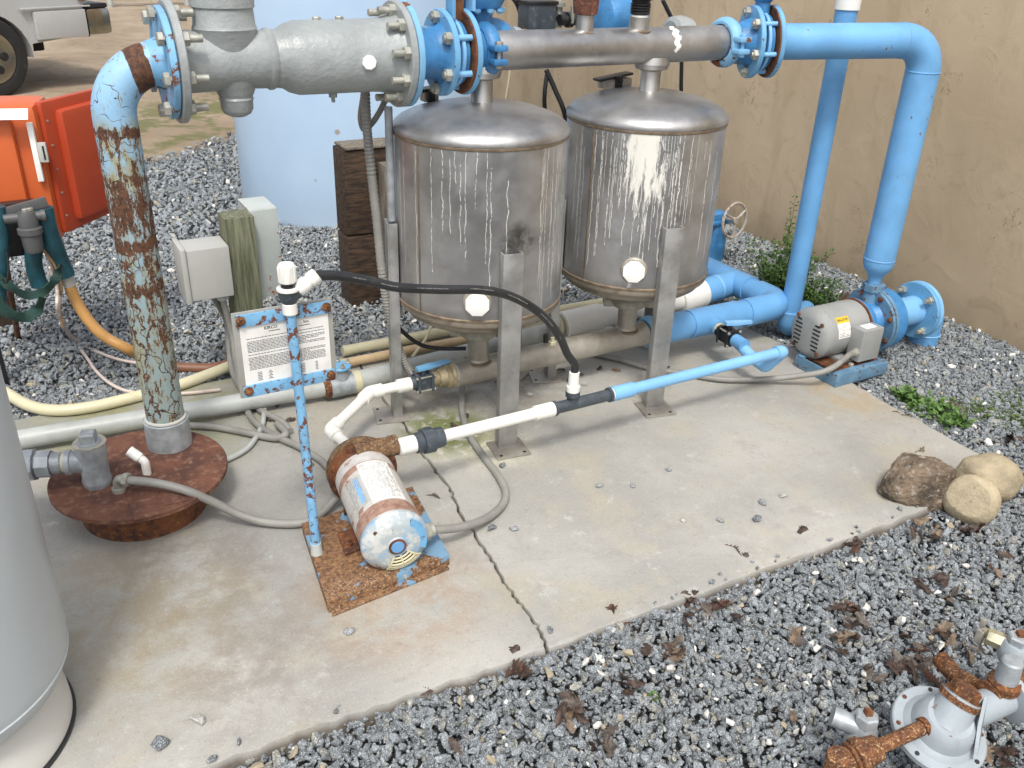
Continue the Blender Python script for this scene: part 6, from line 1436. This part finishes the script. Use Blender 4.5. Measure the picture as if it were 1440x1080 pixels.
# ---- plants
def leaf_quad(vs, fs, p, d, up, L, W):
    s = d.cross(up).normalized(); n = len(vs)
    vs += [p, p+d*L*.45+s*W*.5+up*L*.08, p+d*L, p+d*L*.45-s*W*.5+up*L*.08, p+d*L*.5]
    fs += [(n, n+1, n+4), (n+1, n+2, n+4), (n+2, n+3, n+4), (n+3, n, n+4)]
def plant(name, base, h, spread, nst, nleaf, lsize, mat, label, cat, seed, low=.1):
    r_ = random.Random(seed); t = thing(name, label, cat, base); vs = []; fs = []; sm = MB()
    for s_ in range(nst):
        a = r_.uniform(0, 2*PI); out = Vector((math.cos(a), math.sin(a), 0)); hh = h*r_.uniform(.45, 1); sp = spread*r_.uniform(.2, 1)
        pts = [base+out*sp*(k/6)**1.3+Z1*hh*(k/6)+Vector((r_.gauss(0, .004), r_.gauss(0, .004), 0)) for k in range(7)]
        sm.tube(pts, [.0035*(1-k/8) for k in range(7)], 6)
        for k in range(nleaf):
            u = r_.uniform(low, 1); i = min(5, int(u*6)); p = pts[i].lerp(pts[i+1], u*6-i); a2 = r_.uniform(0, 2*PI)
            d = Vector((math.cos(a2), math.sin(a2), r_.uniform(-.2, .8))).normalized(); up = Vector((r_.gauss(0, .3), r_.gauss(0, .3), 1)).normalized()
            stalk = p+d*lsize*r_.uniform(.3, 1.1)
            for j in range(3):
                d2 = (d+Vector((r_.gauss(0, .5), r_.gauss(0, .5), r_.gauss(0, .4)))).normalized(); leaf_quad(vs, fs, stalk, d2, up, lsize*r_.uniform(.6, 1.1), lsize*.45)
    part('stems', sm, 'stem_green', t); part('foliage', MB().add(vs, fs), mat, t, sharp=180)
q = G(1092, 425, -.05); plant('shrub', q, .34, .24, 46, 36, .024, 'shrub_leaf', 'bushy green weed on the gravel between the header and wall', 'shrub', 3)
q = G(1098, 405, -.05); plant('tall_weed', q, .52, .05, 2, 30, .022, 'shrub_leaf', 'tall thin weed stem beside the thin blue standpipe', 'weed', 8, .35)
q = G(1140, 440, -.05); plant('shrub', q, .20, .17, 26, 30, .022, 'shrub_leaf', 'low green weed right of the thin blue standpipe', 'shrub', 13)
for i, (px, py, lab) in enumerate(((1272, 562, 'broad leaved green weed at the right slab edge'), (1300, 580, 'green weed second along the right slab edge'), (1340, 600, 'green weed nearest the boulders on the slab edge'))):
    q = G(px, py, -.03); plant('weed', q, .040, .095, 13, 6, .036, 'weed_leaf', lab, 'weed', 30+i, .3)
for i, (px, py, s_) in enumerate(((1345, 578, .10), (1385, 590, .13), (1420, 572, .12), (1440, 600, .1))):
    q = G(px, py, -.045); plant('weed', q, .040, s_*1.1, 46, 18, .012, 'moss_leaf', ('fine green weed mat right of the broad weeds', 'fine green weed mat above the boulders', 'fine green weed mat near the right edge', 'fine green weed patch at the right edge')[i], 'weed', 50+i)
q = G(918, 983, -.03); plant('weed', q, .02, .02, 4, 4, .012, 'weed_leaf', 'tiny green sprout in the near gravel', 'weed', 70)

# ---- pickup at the back left
tb_ = Vector((.10, 11.0, -.06)); td = Vector((.880, .475, 0)).normalized(); tn = Vector((td.y, -td.x, 0))     # td: towards the tail, tn: towards the camera
def T_(a, b, c): return tb_+td*a-tn*b+Z1*c
t = thing('pickup_truck', 'silver pickup truck tail parked on the dirt at top left', 'pickup', tb_)
Wd = 1.85
def side_prism(outline, b0, b1): return MB().prism([T_(a, b0, c) for a, c in outline], -tn*(b1-b0))
arch = [(.47*math.cos(a), .36+.47*math.sin(a)) for a in [math.radians(x) for x in range(-12, 193, 12)]]
low = [(1.12, .55), (1.20, .80), (1.18, 1.25), (.9, 1.30), (-1.3, 1.28), (-1.45, 1.8), (-2.8, 1.82), (-3.4, 1.25), (-4.6, 1.1), (-4.7, .55), (-4.25, .42)]
arch2 = [(-3.75+.47*math.cos(a), .36+.47*math.sin(a)) for a in [math.radians(x) for x in range(-5, 186, 12)]][::-1]
out = [(-.52, .40)][:0]+[(.48, .50), (1.0, .54)]+low[:]+[(-4.24, .40)]+[(-3.75+.47*math.cos(math.radians(x)), .36+.47*math.sin(math.radians(x))) for x in range(185, -6, -12)]+[(-.49, .38)]+[(.47*math.cos(math.radians(x)), .36+.47*math.sin(math.radians(x))) for x in range(180, -1, -12)]
part('body', side_prism(out, .02, Wd), 'car_silver', t, sharp=25)
part('side_crease', MB().box(T_(.80, -.012, .845), (.80, .04, .018), (td, -tn, Z1), .006), 'car_silver', t)
part('lower_cladding', MB().box(T_(.83, -.005, .675), (.60, .05, .28), (td, -tn, Z1), .014), 'car_silver', t)
part('bumper', MB().box(T_(1.29, Wd*.5, .68), (.30, Wd+.06, .28), (td, -tn, Z1), .05), 'chrome', t)
part('bumper_pad', MB().box(T_(1.29, Wd*.5, .84), (.28, Wd, .05), (td, -tn, Z1), .01), 'black_plastic', t)
part('bumper_gap', MB().box(T_(1.145, Wd*.5, .68), (.02, Wd+.01, .30), (td, -tn, Z1), .002), 'dark_void', t)
part('window', MB().box(T_(-2.1, -.0, 1.52), (1.1, .05, .36), (td, -tn, Z1), .02), 'glass_dark', t)
part('tail_lamp', MB().box(T_(1.13, .05, 1.08), (.10, .16, .36), (td, -tn, Z1), .02), 'red_orange', t)
part('underbody', MB().box(T_(-1.75, Wd*.5, .50), (5.0, Wd-.5, .22), (td, -tn, Z1), .02), 'dark_void', t)
for a in (0, -3.75):
    for b, sg in ((.02, -1), (Wd-.02, 1)):
        ax = -tn*sg if False else (tn if sg < 0 else -tn); c = T_(a, b, .40)
        wl = part('wheel', MB().lathe(c-ax*.20, ax, [(0, .25), (.0, .36), (.03, .40), (.19, .40), (.215, .375), (.22, .31), (.21, .27)], 56, close=True), 'tyre', t)
        part('rim', MB().lathe(c-ax*.05, ax, [(0, .27), (.05, .27), (.062, .26), (.045, .20), (.05, .08), (.065, .06)], 48), 'chrome', wl)
        x, y, z = frame(ax)
        for k in range(6):
            aa = k*PI/3; part('rim_hole', MB().lathe(c+ax*.0+(x*math.cos(aa)+y*math.sin(aa))*.145, ax, [(0, .045), (.012, .042)], 16), 'dark_void', wl)
# low rail and kerb stones beyond the dirt
r0_, r1_ = G(100, 6, .0), G(285, 4, .0); t = thing('pipe_rail', 'low white pipe rail at the far edge of the dirt yard', 'rail', (r0_+r1_)/2)
dr = (r1_-r0_).normalized(); A0, A1 = r0_-dr*4, r1_+dr*6
part('rail', MB().cyl(A0+Z1*.30, A1+Z1*.30, .07, seg=14), 'pvc_pale', t)
part('rail', MB().cyl(A0+Z1*.85, A1+Z1*.85, .07, seg=14), 'pvc_pale', t)
for k in range(9): c = A0.lerp(A1, k/8); part('rail_post', MB().cyl(c-Z1*.1, c+Z1*.9, .06, seg=12), 'pvc_pale', t)
